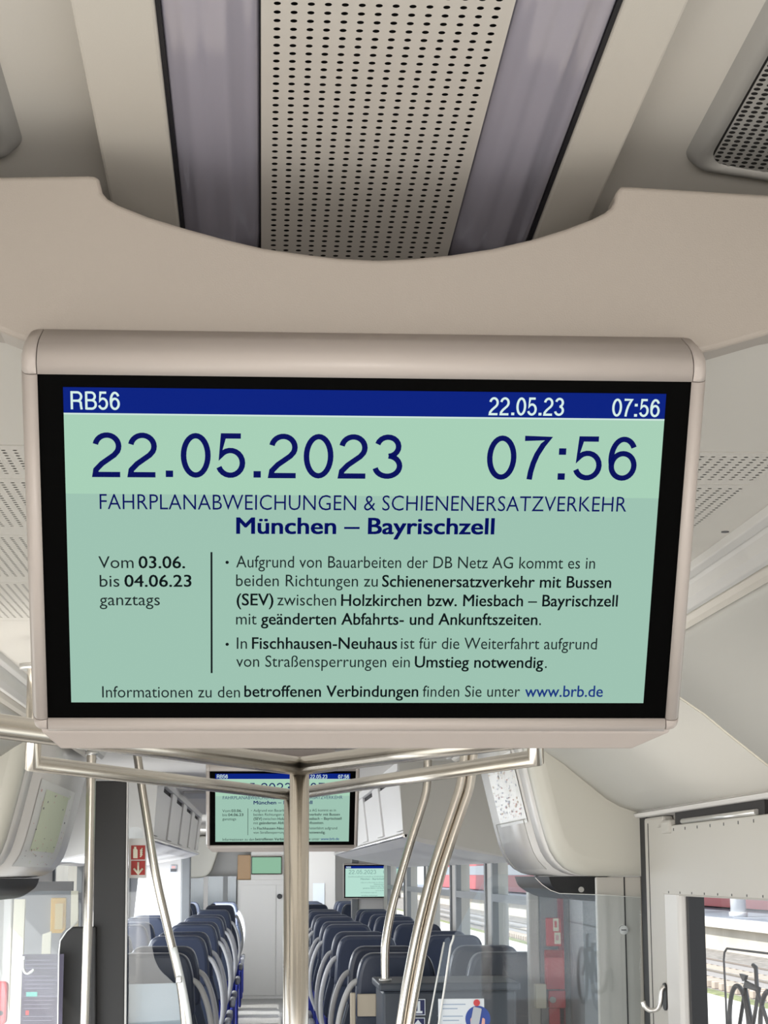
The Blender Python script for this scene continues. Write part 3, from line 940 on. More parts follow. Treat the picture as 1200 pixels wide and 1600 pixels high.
build('bike_frame', on_glass([(1.2640, 5.1820, 1.3439), (1.2640, 5.0873, 1.4661), (1.2640, 4.9570, 1.4573), (1.2640, 5.0382, 1.3549), (1.2640, 5.1023, 1.4571)], .0055).tube([V((XG, p[1], p[2])) for p in ((1.2640, 4.8542, 1.3550), (1.2640, 4.9772, 1.4514), (1.2640, 4.9812, 1.5085), (1.2640, 5.0065, 1.5138))], .0055, 8), 'decal', bs)
build('saddle', MB().prism([V((XG - .004, p[1], p[2])) for p in ((1.2640, 5.1458, 1.4860), (1.2640, 5.0777, 1.4845), (1.2640, 5.0931, 1.4723), (1.2640, 5.1142, 1.4679))], (.008, 0, 0)), 'decal', bs)
build('crossbar', MB().prism([V((XG - .004, p[1], p[2])) for p in ((1.2640, 5.1015, 1.4621), (1.2640, 4.9694, 1.4598), (1.2640, 4.9710, 1.4501), (1.2640, 5.0962, 1.4526))], (.008, 0, 0)), 'decal', bs)

# ---------------------------------------------------------------- right door zone
lp = thing('door_side_panel', 'beige wall panel with a round lock behind the clear screen by the right door', 'panel', (1.16, 6.34, 0))
build('panel_sheet', MB().box((1.090, 6.335, .02), (1.238, 6.365, 1.735)), 'wall', lp, .004)
build('seam', MB().box((1.180, 6.333, .02), (1.184, 6.3352, 1.735)), 'gap', lp)
c = V((1.1741, 6.3300, 1.5658))
lk = build('lock', MB().tube([(c.x, 6.336, c.z), (c.x, 6.322, c.z)], .0145, 24), 'alu', lp)
build('lock_slot', MB().box((c.x - .008, 6.3208, c.z - .002), (c.x + .008, 6.3222, c.z + .002)), 'decal', lk)
d1 = struct(build('door_1', MB().add([(XR + .03, 7.0, .1), (XR + .03, 7.62, .1), (XR + .03, 7.62, 1.72), (XR + .03, 7.0, 1.72)], [(0, 1, 2, 3)]), 'pane', None, fix=False))
build('door_frame', MB().box((XR - .03, 6.995, 0), (XR + .02, 7.03, 1.73)).box((XR - .03, 7.35, 0), (XR + .05, 7.66, 1.73)), 'greywall', d1)
# dark cross wall with the red emergency boxes
struct(build('trim_11', MB().box((1.119, 7.86, 0), (XR - .001, 7.93, 1.735)), 'greywall'))
struct(build('trim_12', MB().box((1.075, 7.87, 0), (1.118, 7.94, 1.735)), 'wall', None, .006))
struct(build('trim_13', MB().box((1.19, 7.84, .2), (1.212, 7.86, 1.735)), mat('dark_red_strip', (.28, .015, .03), .4)))
def px_box(nm, a, b, y, d, m, parent=None, bevel=.004):
    """box with its front face between two corner points"""
    x0, x1 = sorted((a[0], b[0]))
    z0, z1 = sorted((a[2], b[2]))
    return build(nm, MB().box((x0, y - d, z0), (x1, y, z1)), m, parent, bevel)
eb = thing('emergency_call_point', 'red panel with white pictogram labels on the dark wall behind the clear screen', 'emergency panel', (1.12, 7.85, 1.4))
px_box('panel', (1.1412, 7.8600, 1.5711), (1.2012, 7.8600, 1.4598), 7.86, .03, 'red', eb)
px_box('label_plate', (1.1678, 7.8300, 1.5691), (1.1901, 7.8300, 1.5187), 7.829, .002, 'cream', eb, 0)
px_box('label_plate', (1.1719, 7.8300, 1.5138), (1.1968, 7.8300, 1.4685), 7.829, .002, 'cream', eb, 0)
px_box('pictogram', (1.1728, 7.8300, 1.5590), (1.1827, 7.8300, 1.5338), 7.827, .001, 'red', eb, 0)
px_box('pictogram', (1.1769, 7.8300, 1.5037), (1.1894, 7.8300, 1.4836), 7.827, .001, 'mapred', eb, 0)
eb = thing('emergency_cabinet', 'tall red cabinet below the pictogram panel behind the clear screen', 'cabinet', (1.12, 7.86, 1.1))
px_box('cabinet_body', (1.1335, 7.8600, 1.4452), (1.2080, 7.8600, 1.2920), 7.86, .05, 'red', eb)
px_box('cabinet_lid', (1.1288, 7.8100, 1.4446), (1.2004, 7.8100, 1.4167), 7.81, .006, 'signred', eb, .002)
eb = thing('alarm_box', 'square red box with a round grey knob below the red cabinet', 'alarm box', (1.12, 7.86, 1.0))
px_box('box_body', (1.1433, 7.8600, 1.2875), (1.2116, 7.8600, 1.2197), 7.86, .04, 'red', eb)
c = (1.1573, 7.8200, 1.2525)
build('knob', MB().tube([(c[0], 7.822, c[2]), (c[0], 7.80, c[2])], .012, 18), 'grille', eb)
tag(px_box('red_plate', (1.1471, 7.8600, 1.2178), (1.2100, 7.8600, 1.1428), 7.86, .02, 'red'), 'plain light red plate lowest on the dark wall behind the clear screen', 'plate')
tag(px_box('white_box', (1.0889, 7.8000, 1.3136), (1.1331, 7.8000, 1.2194), 7.86, .05, 'cream'), 'small cream box left of the red alarm box', 'box')

# clear draught screen in front of that zone
YS = 6.28
outl = [(1.2242, 6.2800, 1.6703), (1.0863, 6.2800, 1.6791), (0.9591, 6.2800, 1.6838), (0.9302, 6.2800, 1.6940), (0.9034, 6.2800, 1.7124), (0.8809, 6.2800, 1.7349), (0.8603, 6.2800, 1.7452), (0.7479, 6.2800, 1.7456), (0.7143, 6.2800, 1.7214), (0.6761, 6.2800, 1.6608), (0.6422, 6.2800, 1.5965), (0.6191, 6.2800, 1.5604), (0.6085, 6.2800, 1.5364), (0.5606, 6.2800, 1.2586), (0.5346, 6.2800, 1.0825), (1.2069, 6.2800, 1.0753)]
ds = thing('clear_screen', 'clear acrylic draught screen with a rounded top edge beside the right door', 'draught screen', (.95, YS, .8))
build('screen_sheet', MB().prism(outl, (0, .010, 0)), 'acrylic', ds)
build('screen_edge', MB().tube([(0.5338, 6.2700, 1.0836), (0.5597, 6.2700, 1.2594), (0.5836, 6.2700, 1.3975), (0.6033, 6.2700, 1.5208), (0.6118, 6.2700, 1.5427), (0.6139, 6.2700, 1.5547)], .0035, 8), 'acrylic_edge', ds)
build('screen_edge', MB().tube([(1.2222, 6.2700, 1.6704), (1.0846, 6.2700, 1.6792), (0.9576, 6.2700, 1.6839), (0.9287, 6.2700, 1.6941), (0.9020, 6.2700, 1.7125), (0.8795, 6.2700, 1.7349)], .0011, 8), 'acrylic_edge', ds)
ds2 = thing('clear_screen', 'narrow clear screen with a bright slanted edge between the twin poles and the poster', 'draught screen', (.70, 6.75, .8))
build('screen_sheet', MB().prism([(0.6342, 6.7500, 1.5292), (0.6454, 6.7500, 1.5334), (0.6497, 6.7500, 1.5205), (0.5938, 6.7500, 1.2219), (0.5616, 6.7500, 1.0327), (0.5376, 6.7500, 1.0330), (0.5675, 6.7500, 1.2221), (0.6184, 6.7500, 1.4991)], (0, .008, 0)), 'acrylic', ds2)
build('screen_edge', MB().tube([(0.5368, 6.7400, 1.0340), (0.5667, 6.7400, 1.2229), (0.5965, 6.7400, 1.3713), (0.6265, 6.7400, 1.5166)], .0032, 8), 'acrylic_edge', ds2)
# poster on the screen
po = thing('notice_poster', 'white notice with a blue round picture of a hand holding a phone', 'poster', (.70, 6.44, 1.2))
px_box('sheet', (0.5627, 6.2700, 1.3560), (0.7095, 6.2700, 1.1598), 6.279, .002, 'paper', po, 0)
c = V((0.6888, 6.2700, 1.2937))
build('blue_disc', MB().tube([(c.x, 6.2765, c.z), (c.x, 6.2755, c.z)], .040, 36), 'blue', po)
build('hand', MB().prism(round_poly([(0.6658, 6.2700, 1.2545), (0.6643, 6.2700, 1.2939), (0.6725, 6.2700, 1.3017), (0.6804, 6.2700, 1.2780), (0.6987, 6.2700, 1.2700), (0.7032, 6.2700, 1.2975), (0.7113, 6.2700, 1.2935), (0.7084, 6.2700, 1.2285), (0.6696, 6.2700, 1.2289)], .004), (0, -.0010, 0)), 'pink', po).location.y += .0045
build('phone', MB().prism(round_poly([(0.6750, 6.2700, 1.3314), (0.7015, 6.2700, 1.3252), (0.6905, 6.2700, 1.2700), (0.6641, 6.2700, 1.2781)], .004), (0, -.0010, 0)), 'phone', po).location.y += .0035
build('red_dot', MB().tube([V((0.6854, 6.2700, 1.3432)) - V((0, -.004, 0)), V((0.6854, 6.2700, 1.3432)) - V((0, -.003, 0))], .0105, 20), 'red', po)
mb = MB()
for i, (x0, x1) in enumerate(((692, 726), (692, 714), (692, 722), (692, 716), (692, 720), (692, 712))):
    y = 1569 + i * 6 + (5 if i > 1 else 0)
    a = (0.5768, 6.2700, 1.3401)
    z = a[2] - (y - 1569) * .00215
    mb.box((a[0], 6.2755, z - .003), (a[0] + (x1 - x0) * .00215, 6.2765, z))
build('printed_lines', mb, 'printgrey', po)

# low dark cabinet with the class sign
lc = thing('low_cabinet', 'waist-high dark blue cabinet carrying the 1 sign, right of the aisle', 'cabinet', (.65, 7.5, 0))
build('cabinet_body', MB().box((.455, 7.40, 0), (.96, 7.85, 1.315)), 'navybox', lc, .01)
build('cabinet_top', MB().box((.440, 7.385, 1.315), (.975, 7.87, 1.345)), 'navybox', lc, .008)
def sign_plate(nm, label, a, b, y, glyph):
    t = thing(nm, label, 'sign', ((a[0] + b[0]) / 2, y, min(a[2], b[2])))
    x0, x1 = sorted((a[0], b[0]))
    z0, z1 = sorted((a[2], b[2]))
    build('plate', MB().box((x0, y - .004, z0), (x1, y, z1)), 'paper', t)
    build('blue_field', MB().box((x0 + .003, y - .0052, z0 + .003), (x1 - .003, y - .003, z1 - .003)), 'sign_blue', t)
    w, h = x1 - x0, z1 - z0
    build('symbol', MB().prism([(x0 + w * u, y - .0056, z0 + h * v) for u, v in glyph], (0, -.001, 0)), 'paper', t)
sign_plate('class_sign', 'dark blue square sign with a white 1 on the low cabinet', (0.5628, 7.4000, 1.2858), (0.6142, 7.4000, 1.2271), 7.398, [(.22, .12), (.78, .12), (.78, .26), (.62, .26), (.62, .88), (.44, .88), (.24, .72), (.24, .60), (.42, .66), (.42, .26), (.22, .26)])
sign_plate('arrow_sign', 'dark blue square sign with a white arrow pointing up, under the 1 sign', (0.5600, 7.4000, 1.2183), (0.6124, 7.4000, 1.1598), 7.398, [(.5, .88), (.84, .52), (.84, .36), (.57, .62), (.57, .1), (.43, .1), (.43, .62), (.16, .36), (.16, .52)])

# ---------------------------------------------------------------- handrails and poles
def pts_tube(nm, pts, r, parent, m='steel', n=6, seg=16):
    return build(nm, MB().tube(smooth_path(pts, n), r, seg), m, parent)
RZ = EYE + .236
def hand_frame(label, apex, left, right_, r, strut_l=None, strut_r=None, rise=None):
    t = thing('handrail_frame', label, 'handrail', (apex[0], apex[1], 0), 'branched handrails')
    ax, ay = apex
    build('pole', MB().tube([(ax, ay, 0.0), (ax, ay, .6), (ax, ay, 1.2), (ax, ay, RZ + r)], r * 1.06, 20), 'steel', t)
    for nm, e, st in (('left', left, strut_l), ('right', right_, strut_r)):
        d = (V((e[0], e[1], RZ)) - V((ax, ay, RZ)))
        u = d.normalized()
        p = [V((ax, ay, RZ)), V((ax, ay, RZ)) + d * .5, V((e[0], e[1], RZ))]
        if st:
            p.append(V((e[0], e[1], st)))
        build('arm', MB().tube(p, r, 18), 'steel', t)
        if st:
            build('flange', MB().tube([(e[0], e[1], st - .012), (e[0], e[1], st)], r * 2.0, 18), 'alu', t)
hand_frame('nearer branched steel handrail whose pole stands in the middle of the picture', (.0815, 4.33), (-.53, 2.90), (.60, 3.02), .0205, 2.258, 2.258)
hand_frame('farther branched steel handrail, its pole half hidden behind the nearer pole', (.083, 5.90), (-.495, 4.20), (.570, 4.02), .0175, 2.20, 2.20)

lpole = thing('grab_pole', 'straight steel pole in front of the dark post on the left', 'pole', (-.645, 7.2, 0), None)
build('pole', MB().tube([(-0.6338, 7.2000, 0.8659), (-0.6334, 7.2000, 1.2204), (-0.6318, 7.2000, 1.6731), (-0.6335, 7.2000, 2.1839), (-0.6329, 7.2000, 2.2546)], .0175, 16), 'steel', lpole)
build('pole_collar', MB().tube([(-0.6335, 7.2000, 2.1839), (-0.6332, 7.2000, 2.1980)], .024, 16), 'alu', lpole)
cp = thing('bent_pole', 'bent steel pole leaning right from the left clear screen to the seats', 'pole', (-0.2758, 8.0000, 1.0583), None)
pts_tube('pole', [(-0.5214, 8.0000, 2.2582), (-0.4947, 8.0000, 2.0962), (-0.4684, 8.0000, 1.9458), (-0.4309, 8.0000, 1.7399), (-0.3809, 8.0000, 1.5358), (-0.3286, 8.0000, 1.3284), (-0.3055, 8.0000, 1.1580), (-0.2930, 8.0000, 1.0089)], .0175, cp)
pts_tube('screen_edge', [(-0.3529, 7.9800, 1.4604), (-0.3146, 7.9800, 1.3093), (-0.2868, 7.9800, 1.1593), (-0.2770, 7.9800, 1.0106)], .012, cp, 'acrylic_edge')
build('clamp', MB().box(V((-0.3421, 7.9600, 1.3206)), V((-0.3198, 8.0300, 1.3469))), 'alu', cp, .004)
cp = thing('bent_pole', 'single bent steel pole rising from the low dark cabinet', 'pole', (0.4738, 7.5500, 1.3463), None)
pts_tube('pole', [(0.4738, 7.5500, 1.3415), (0.4729, 7.5500, 1.4109), (0.4769, 7.5500, 1.4948), (0.4997, 7.5500, 1.6153), (0.5377, 7.5500, 1.7487), (0.5834, 7.5500, 1.8952), (0.6166, 7.5500, 1.9936), (0.6373, 7.5500, 2.0678), (0.6429, 7.5500, 2.1422), (0.6449, 7.5500, 2.2344)], .0165, cp)
build('foot', MB().tube([(0.4738, 7.5500, 1.3415), (0.4739, 7.5500, 1.3535)], .024, 16), 'alu', cp)
tp = thing('twin_pole', 'pair of bent steel poles side by side, left of the right-hand clear screen', 'pole', (0.4833, 6.9000, 1.1250), None)
pts_tube('pole', [(0.4536, 6.9000, 0.9753), (0.4699, 6.9000, 1.1251), (0.4850, 6.9000, 1.2329), (0.5118, 6.9000, 1.3848), (0.5491, 6.9000, 1.5601), (0.5959, 6.9000, 1.7372), (0.6404, 6.9000, 1.8712), (0.6805, 6.9000, 1.9837), (0.7043, 6.9000, 2.0561), (0.7167, 6.9000, 2.1311), (0.7244, 6.9000, 2.1996)], .0165, tp)
pts_tube('pole', [(0.4891, 6.9000, 0.9749), (0.5034, 6.9000, 1.1248), (0.5175, 6.9000, 1.2326), (0.5455, 6.9000, 1.3846), (0.5830, 6.9000, 1.5599), (0.6300, 6.9000, 1.7371), (0.6747, 6.9000, 1.8711), (0.7149, 6.9000, 1.9836), (0.7388, 6.9000, 2.0561), (0.7489, 6.9000, 2.1311), (0.7567, 6.9000, 2.1996)], .0165, tp)

# ---------------------------------------------------------------- left door zone
dp = thing('dark_post', 'tall charcoal partition post left of the aisle', 'partition', (-.62, 8.1, 0), None)
build('post', MB().prism([(-0.6901, 8.0500, 2.1301), (-0.5615, 8.0500, 2.1299), (-0.5518, 8.0500, 1.1565), (-0.5486, 8.0500, 0.7596), (-0.6807, 8.0500, 0.7612), (-0.6826, 8.0500, 1.1576)], (0, .05, 0)), 'dark', dp, .004)
build('edge_strip', MB().prism([(-0.5615, 8.0500, 2.1299), (-0.5563, 8.0500, 2.1299), (-0.5441, 8.0500, 1.1564), (-0.5410, 8.0500, 0.7596), (-0.5486, 8.0500, 0.7596), (-0.5518, 8.0500, 1.1565)], (0, .05, 0)), 'white', dp)
sb = thing('dark_seat_screen', 'low charcoal panel with a rounded shoulder left of the straight pole', 'partition', (-.75, 8.02, 0), None)
build('panel', MB().prism(round_poly([(-0.8025, 8.0000, 0.7688), (-0.8184, 8.0000, 1.5433), (-0.6695, 8.0000, 1.5425), (-0.6513, 8.0000, 0.7671)], [0, .07, 0, 0], 8), (0, .05, 0)), 'dark', sb, .006)
gs = thing('clear_screen', 'clear draught screen left of the straight pole with a purple notice behind it', 'draught screen', (-.9, 7.3, .8))
build('screen_edge', MB().tube([(-0.7364, 7.2950, 0.8554), (-0.7437, 7.2950, 1.4649), (-0.7402, 7.2950, 1.5109), (-0.7178, 7.2950, 1.5453), (-0.6765, 7.2950, 1.5796)], .0025, 8), 'acrylic_edge', gs)
build('screen_sheet', MB().prism(round_poly([(-1.0073, 7.3000, 0.8579), (-1.0360, 7.3000, 1.6924), (-0.9419, 7.3000, 1.6734), (-0.8254, 7.3000, 1.6914), (-0.6798, 7.3000, 1.6908), (-0.6770, 7.3000, 1.5795), (-0.7436, 7.3000, 1.5291), (-0.7369, 7.3000, 0.8547)], [0, 0, .02, .02, 0, .02, .04, 0]), (0, .008, 0)), 'acrylic', gs)
gs = thing('clear_screen', 'clear draught screen between the dark post and the bent pole on the left', 'draught screen', (-.45, 8.06, .8))
build('screen_sheet', MB().prism(round_poly([(-0.5293, 8.1050, 0.7526), (-0.5536, 8.1050, 1.9433), (-0.4982, 8.1050, 1.9432), (-0.4529, 8.1050, 1.4820), (-0.4328, 8.1050, 1.3796), (-0.3298, 8.1050, 1.2898), (-0.2965, 8.1050, 1.1501), (-0.2829, 8.1050, 0.7497)], [0, .02, .05, .1, .1, .05, .05, 0]), (0, .008, 0)), 'acrylic', gs)
build('frosted_base', MB().prism([(-0.5404, 8.1180, 0.7511), (-0.5415, 8.1180, 1.3085), (-0.3385, 8.1180, 1.3120), (-0.3022, 8.1180, 1.1492), (-0.2885, 8.1180, 0.7481)], (0, .012, 0)), mat('frosted_base', (.42, .47, .51), .35), gs)
pn = thing('purple_notice', 'dark purple notice sheet with small lines of print behind the left clear screen', 'notice', (-.95, 7.9, 1.2))
px_box('sheet', (-0.9491, 7.9000, 1.4398), (-0.7852, 7.9000, 0.9744), 7.905, .004, 'purple', pn, 0)
mb = MB()
a = V((-0.9383, 7.9000, 1.4174))
for i in range(22):
    if i % 5 != 3:
        mb.box((a.x, 7.8995, a.z - i * .0155 - .002), (a.x + .10 + .03 * ((i * 7) % 4) / 3, 7.9005, a.z - i * .0155))
build('printed_lines', mb, mat('notice_print', (.27, .25, .34), .5), pn)
px_box('green_label', (-0.9294, 7.8990, 1.2938), (-0.8862, 7.8990, 1.2762), 7.9, .001, 'teal', pn, 0)
px_box('red_mark', (-0.9298, 7.8990, 1.2225), (-0.9168, 7.8990, 1.2052), 7.9, .001, 'red', pn, 0)
ye = thing('yellow_machine', 'upright yellow machine blurred behind the left door glass', 'machine', (-1.0, 8.9, 1.0))
px_box('body', (-0.9511, 8.9000, 1.6472), (-0.8840, 8.9000, 1.4918), 8.98, .06, 'yellow', ye)
px_box('front_plate', (-0.9303, 8.9000, 1.6217), (-0.8959, 8.9000, 1.5088), 8.915, .004, mat('pale_yellow', (.86, .66, .28), .4), ye, 0)
lhk = thing('coat_hook', 'bright little coat hook beside the purple notice', 'hook', (-0.9212, 7.8500, 1.3800))
build('hook', MB().tube(smooth_path([(-0.9386, 7.8500, 1.4195), (-0.9377, 7.8500, 1.3900), (-0.9310, 7.8500, 1.3727), (-0.9183, 7.8500, 1.3677), (-0.9035, 7.8500, 1.3750), (-0.8963, 7.8500, 1.3848)], 5), .006, 10), 'alu', lhk)
build('hook_plate', MB().box(V((-0.9471, 7.8700, 1.4113)), V((-0.9370, 7.8850, 1.4329))), 'alu', lhk)
rc = thing('red_case', 'rounded red case at the left edge of the picture', 'case', (-0.9846, 7.6000, 1.1937))
build('case_body', MB().prism(round_poly([(-1.0548, 7.6000, 1.3502), (-0.9655, 7.6000, 1.3496), (-0.9677, 7.6000, 1.1912), (-1.0491, 7.6000, 1.1825)], .02), (0, .05, 0)), 'red', rc, .008)
build('case_badge', MB().disc(V((-0.9883, 7.6000, 1.2338)) - V((0, .002, 0)), (1, 0, 0), (0, 0, 1), .010, 16), 'black', rc)
# door leaf frame members
struct(build('trim_14', MB().box((XL + .0, 8.33, 0), (XL + .09, 8.43, 1.73)), 'white', None, .006))
d2 = struct(build('door_2', MB().add([(XL - .04, 6.5, .05), (XL - .04, 8.3, .05), (XL - .04, 8.3, 1.72), (XL - .04, 6.5, 1.72)], [(0, 1, 2, 3)]), 'pane', None, fix=False))
struct(build('trim_15', MB().box((XL, 8.95, 0), (-.86, 9.02, 1.72)), mat('grey_panel', (.30, .31, .33), .4)))
struct(build('trim_16', MB().prism([(-1.0386, 8.3000, 1.6496), (-0.9933, 8.3000, 1.6494), (-0.9975, 8.3000, 1.0904), (-0.9970, 8.3000, 0.7340), (-1.0464, 8.3000, 0.7346), (-1.0448, 8.3000, 1.0908)], (0, .04, 0)), 'cream', None))
struct(build('trim_17', MB().prism([(-0.9173, 8.3000, 1.5045), (-0.8805, 8.3000, 1.5174), (-0.8844, 8.3000, 1.0893), (-0.9239, 8.3000, 1.0897)], (0, .02, 0)), 'cream', None))
struct(build('trim_18', MB().prism([(-0.8023, 8.3000, 1.6828), (-0.7729, 8.3000, 1.6826), (-0.7692, 8.3000, 1.5351), (-0.8010, 8.3000, 1.5301)], (0, .02, 0)), 'cream', None))

# ---------------------------------------------------------------- saloon: partitions, cabinet, luggage racks
def partition(label, x0, x1, y, z0, z1, m='white', post=None):
    t = thing('partition_wall', label, 'partition', ((x0 + x1) / 2, y, z0), None)
    build('panel', MB().box((x0, y, z0), (x1, y + .04, z1)), m, t, .004)
    if post:
        build('end_post', MB().box((post[0], y - .02, z0), (post[1], y + .10, z1)), 'greywall', t, .01)
    return t
partition('white cross wall behind the left seats, at the end of the left luggage rack', XL, -.70, 17.0, .14, 2.262, 'white', (-.70, -.62))
partition('white cross wall under and behind the pale monitor, right of the aisle', .91, XR, 20.0, .14, 2.262, 'white', (.915, .985))
ls = thing('warning_label', 'small dark label on the white cross wall behind the left seats', 'label', (-.78, 16.98, 1.7))
px_box('plate', (-0.7956, 16.9900, 1.8260), (-0.7395, 16.9900, 1.7659), 16.995, .004, 'phone', ls, 0)
px_box('dark_band', (-0.7922, 16.9850, 1.7960), (-0.7421, 16.9850, 1.7713), 16.99, .002, 'decal', ls, 0)
px_box('red_patch', (-0.7843, 16.9850, 1.8205), (-0.7508, 16.9850, 1.7986), 16.99, .002, 'mapred', ls, 0)

# extinguisher sign on a clear holder above the left screen
es = thing('extinguisher_sign', 'red sign with a cream fire extinguisher and a downward arrow, right of the charcoal post', 'sign', (-.55, 8.3, 1.7))
YE = 8.104
def esq(nm, a, b, m, dy=0.0):
    return px_box(nm, a, b, YE - dy, .002, m, es, 0)
esq('upper_plate', (-0.5413, 8.1020, 1.8675), (-0.4837, 8.1020, 1.8100), 'signred')
esq('lower_plate', (-0.5400, 8.1020, 1.8050), (-0.4825, 8.1020, 1.7477), 'signred')
build('extinguisher_symbol', MB().prism(round_poly([(-0.5322, 8.0990, 1.8154), (-0.5327, 8.0990, 1.8414), (-0.5329, 8.0990, 1.8518), (-0.5277, 8.0990, 1.8570), (-0.5305, 8.0990, 1.8622), (-0.5200, 8.0990, 1.8622), (-0.5198, 8.0990, 1.8544), (-0.5145, 8.0990, 1.8491), (-0.5138, 8.0990, 1.8153)], .001, 2), (0, -.001, 0)), 'cream', es)
mb = MB()
for i in range(4):
    p0, p1 = V((-0.5034, 8.0995, 1.8205)), V((-0.4935, 8.0995, 1.8491))
    p0.z += i * .008
    mb.tube([p0, p0 + V((.009, 0, .012))], .0032, 6)
build('flame_symbol', mb, 'cream', es)
build('arrow_symbol', MB().tube([(-0.5109, 8.0995, 1.7997), (-0.5100, 8.0995, 1.7556)], .0042, 8).tube([(-0.5288, 8.0995, 1.7738), (-0.5100, 8.0995, 1.7530), (-0.4920, 8.0995, 1.7737)], .0042, 8), 'cream', es)
build('backing_sheet', MB().prism([(-0.5525, 8.1042, 1.8963), (-0.4788, 8.1042, 1.8960), (-0.4758, 8.1042, 1.7347), (-0.5493, 8.1042, 1.7350)], (0, .0006, 0)), 'white', es)

cb = thing('end_cabinet', 'tall white cabinet closing the far end of the aisle', 'cabinet', (.05, 26.2, .14))
build('cabinet_body', MB().prism(round_poly([(-.33, 26.0, .14), (.36, 26.0, .14), (.36, 26.6, .14), (-.33, 26.6, .14)], [.04, .01, .01, .04]), (0, 0, 1.53)), 'white', cb)
build('upper_box', MB().box((-.150, 25.99, 1.67), (.36, 26.6, 2.26)), 'white', cb, .006)
build('door', MB().box((-.29, 25.985, .18), (.185, 26.0, 1.605)), 'white', cb, .003)
build('side_door', MB().box((.195, 25.985, .18), (.355, 26.0, 1.605)), 'white', cb, .003)
build('knob', MB().tube([(.232, 25.99, 1.455), (.232, 25.96, 1.455)], .034, 20), 'black', cb)
pw = partition('pale wall right of the far white cabinet with a paper notice on it', .40, .93, 24.9, .14, 2.262)
tag(px_box('paper_notice', (0.6450, 24.8800, 1.6302), (0.7921, 24.8800, 1.2707), 24.89, .006, 'paper', None, 0), 'sheet of paper on the pale wall right of the far white cabinet', 'notice')
mb = MB().box((-.33, 26.15, 1.672), (-.155, 26.4, 2.0))
tag(build('tan_panel', mb, 'tan', None, .01), 'tan panel on the far white cabinet, left of the smallest monitor', 'panel')

def rack(s, y0, y1, label):
    X = lambda d: CX + s * d
    t = thing('luggage_rack', label, 'luggage rack', (X(.9), (y0 + y1) / 2, 1.9), 'luggage racks over the seats')
    shelf = [(.615, 1.935), (.605, 1.925), (.612, 1.912), (.70, 1.885), (1.19, 1.80), (1.19, 1.84), (.72, 1.925)]
    build('shelf', MB().loft([[(X(d), y, z) for d, z in shelf] for y in (y0, y1)], smooth=False), 'white', t)
    build('front_lip', MB().tube([(X(.607), y0, 1.924), (X(.607), y1, 1.924)], .012, 10), 'alu', t)
    build('fascia', MB().loft([[(X(.625), y, 1.94), (X(.596), y, 2.195), (X(.602), y, 2.195), (X(.631), y, 1.94)] for y in (y0, y1)], smooth=False), 'white', t)
    build('top_rail', MB().box((min(X(.575), X(.60)), y0, 2.222), (max(X(.575), X(.60)), y1, 2.262)), 'white', t)
    n = int((y1 - y0) / 1.5)
    for i in range(n + 1):
        y = y0 + .1 + i * (y1 - y0 - .5) / n
        build('bracket', MB().loft([[(X(.612), q_, 1.95), (X(.582), q_, 2.222), (X(.600), q_, 2.222), (X(.63), q_, 1.95)] for q_ in (y, y + .55)], smooth=False), 'white', t, .003)
    build('slot', MB().box((min(X(.604), X(.64)), y0, 2.185), (max(X(.604), X(.64)), y1, 2.235)), 'hole', t)
    build('end_panel', MB().prism([(X(.60), y0 - .012, 1.93), (X(1.19), y0 - .012, 1.80), (X(1.19), y0 - .012, 2.262), (X(.58), y0 - .012, 2.262)], (0, .012, 0)), 'cove', t)
    return t
rack(1, 9.0, 17.6, 'white luggage rack above the right-hand seats')
rack(-1, 9.9, 16.9, 'white luggage rack above the left-hand seats')
tag(build('air_vent', MB().box((-.50, 12.2, 2.245), (-.25, 13.0, 2.262)), 'grille', None, .004), 'grey vent in the ceiling left of the farther monitor', 'vent')

fp = thing('far_screen', 'dark glazed cross wall left of the far white cabinet, with a cream cover above it', 'partition', (-.75, 26.2, .14))
build('glazing', MB().box((-1.13, 26.2, .14), (-.345, 26.24, 1.72)), mat('dark_glazing', (.10, .14, .165), .2), fp)
build('mullion', MB().box((-.52, 26.17, .14), (-.46, 26.2, 1.72)), 'greywall', fp)
build('mullion', MB().box((-.78, 26.17, .14), (-.72, 26.2, 1.72)), 'white', fp)
build('cover', MB().prism(round_poly([(-1.13, 26.0, 1.70), (-.70, 26.0, 1.70), (-.52, 26.0, 2.25), (-1.13, 26.0, 2.25)], [0, .15, 0, 0]), (0, .24, 0)), 'pod', fp, .02)
# saloon windows: glass per opening, with a dark frame
nwin = 2
for side, x, ops in (('r', XR + .03, saloon + [(20.6, 24.5)]), ('l', XL - .03, saloon[1:] + [(20.6, 24.5)])):
    for a, b in ops:
        w = struct(build('window_%d' % nwin, MB().add([(x, a, 1.0), (x, b, 1.0), (x, b, 1.86), (x, a, 1.86)], [(0, 1, 2, 3)]), 'pane', None, fix=False))
        xa, xb = (XR - .012, XR + .02) if side == 'r' else (XL - .02, XL + .012)
        mb = MB()
        for (p0, p1, z0, z1) in ((a - .01, a + .05, .99, 1.87), (b - .05, b + .01, .99, 1.87), (a + .05, b - .05, .99, 1.03), (a + .05, b - .05, 1.60, 1.64)):
            mb.box((xa, p0, z0), (xb, p1, z1))
        build('window_frame', mb, 'greywall', w)
        nwin += 1

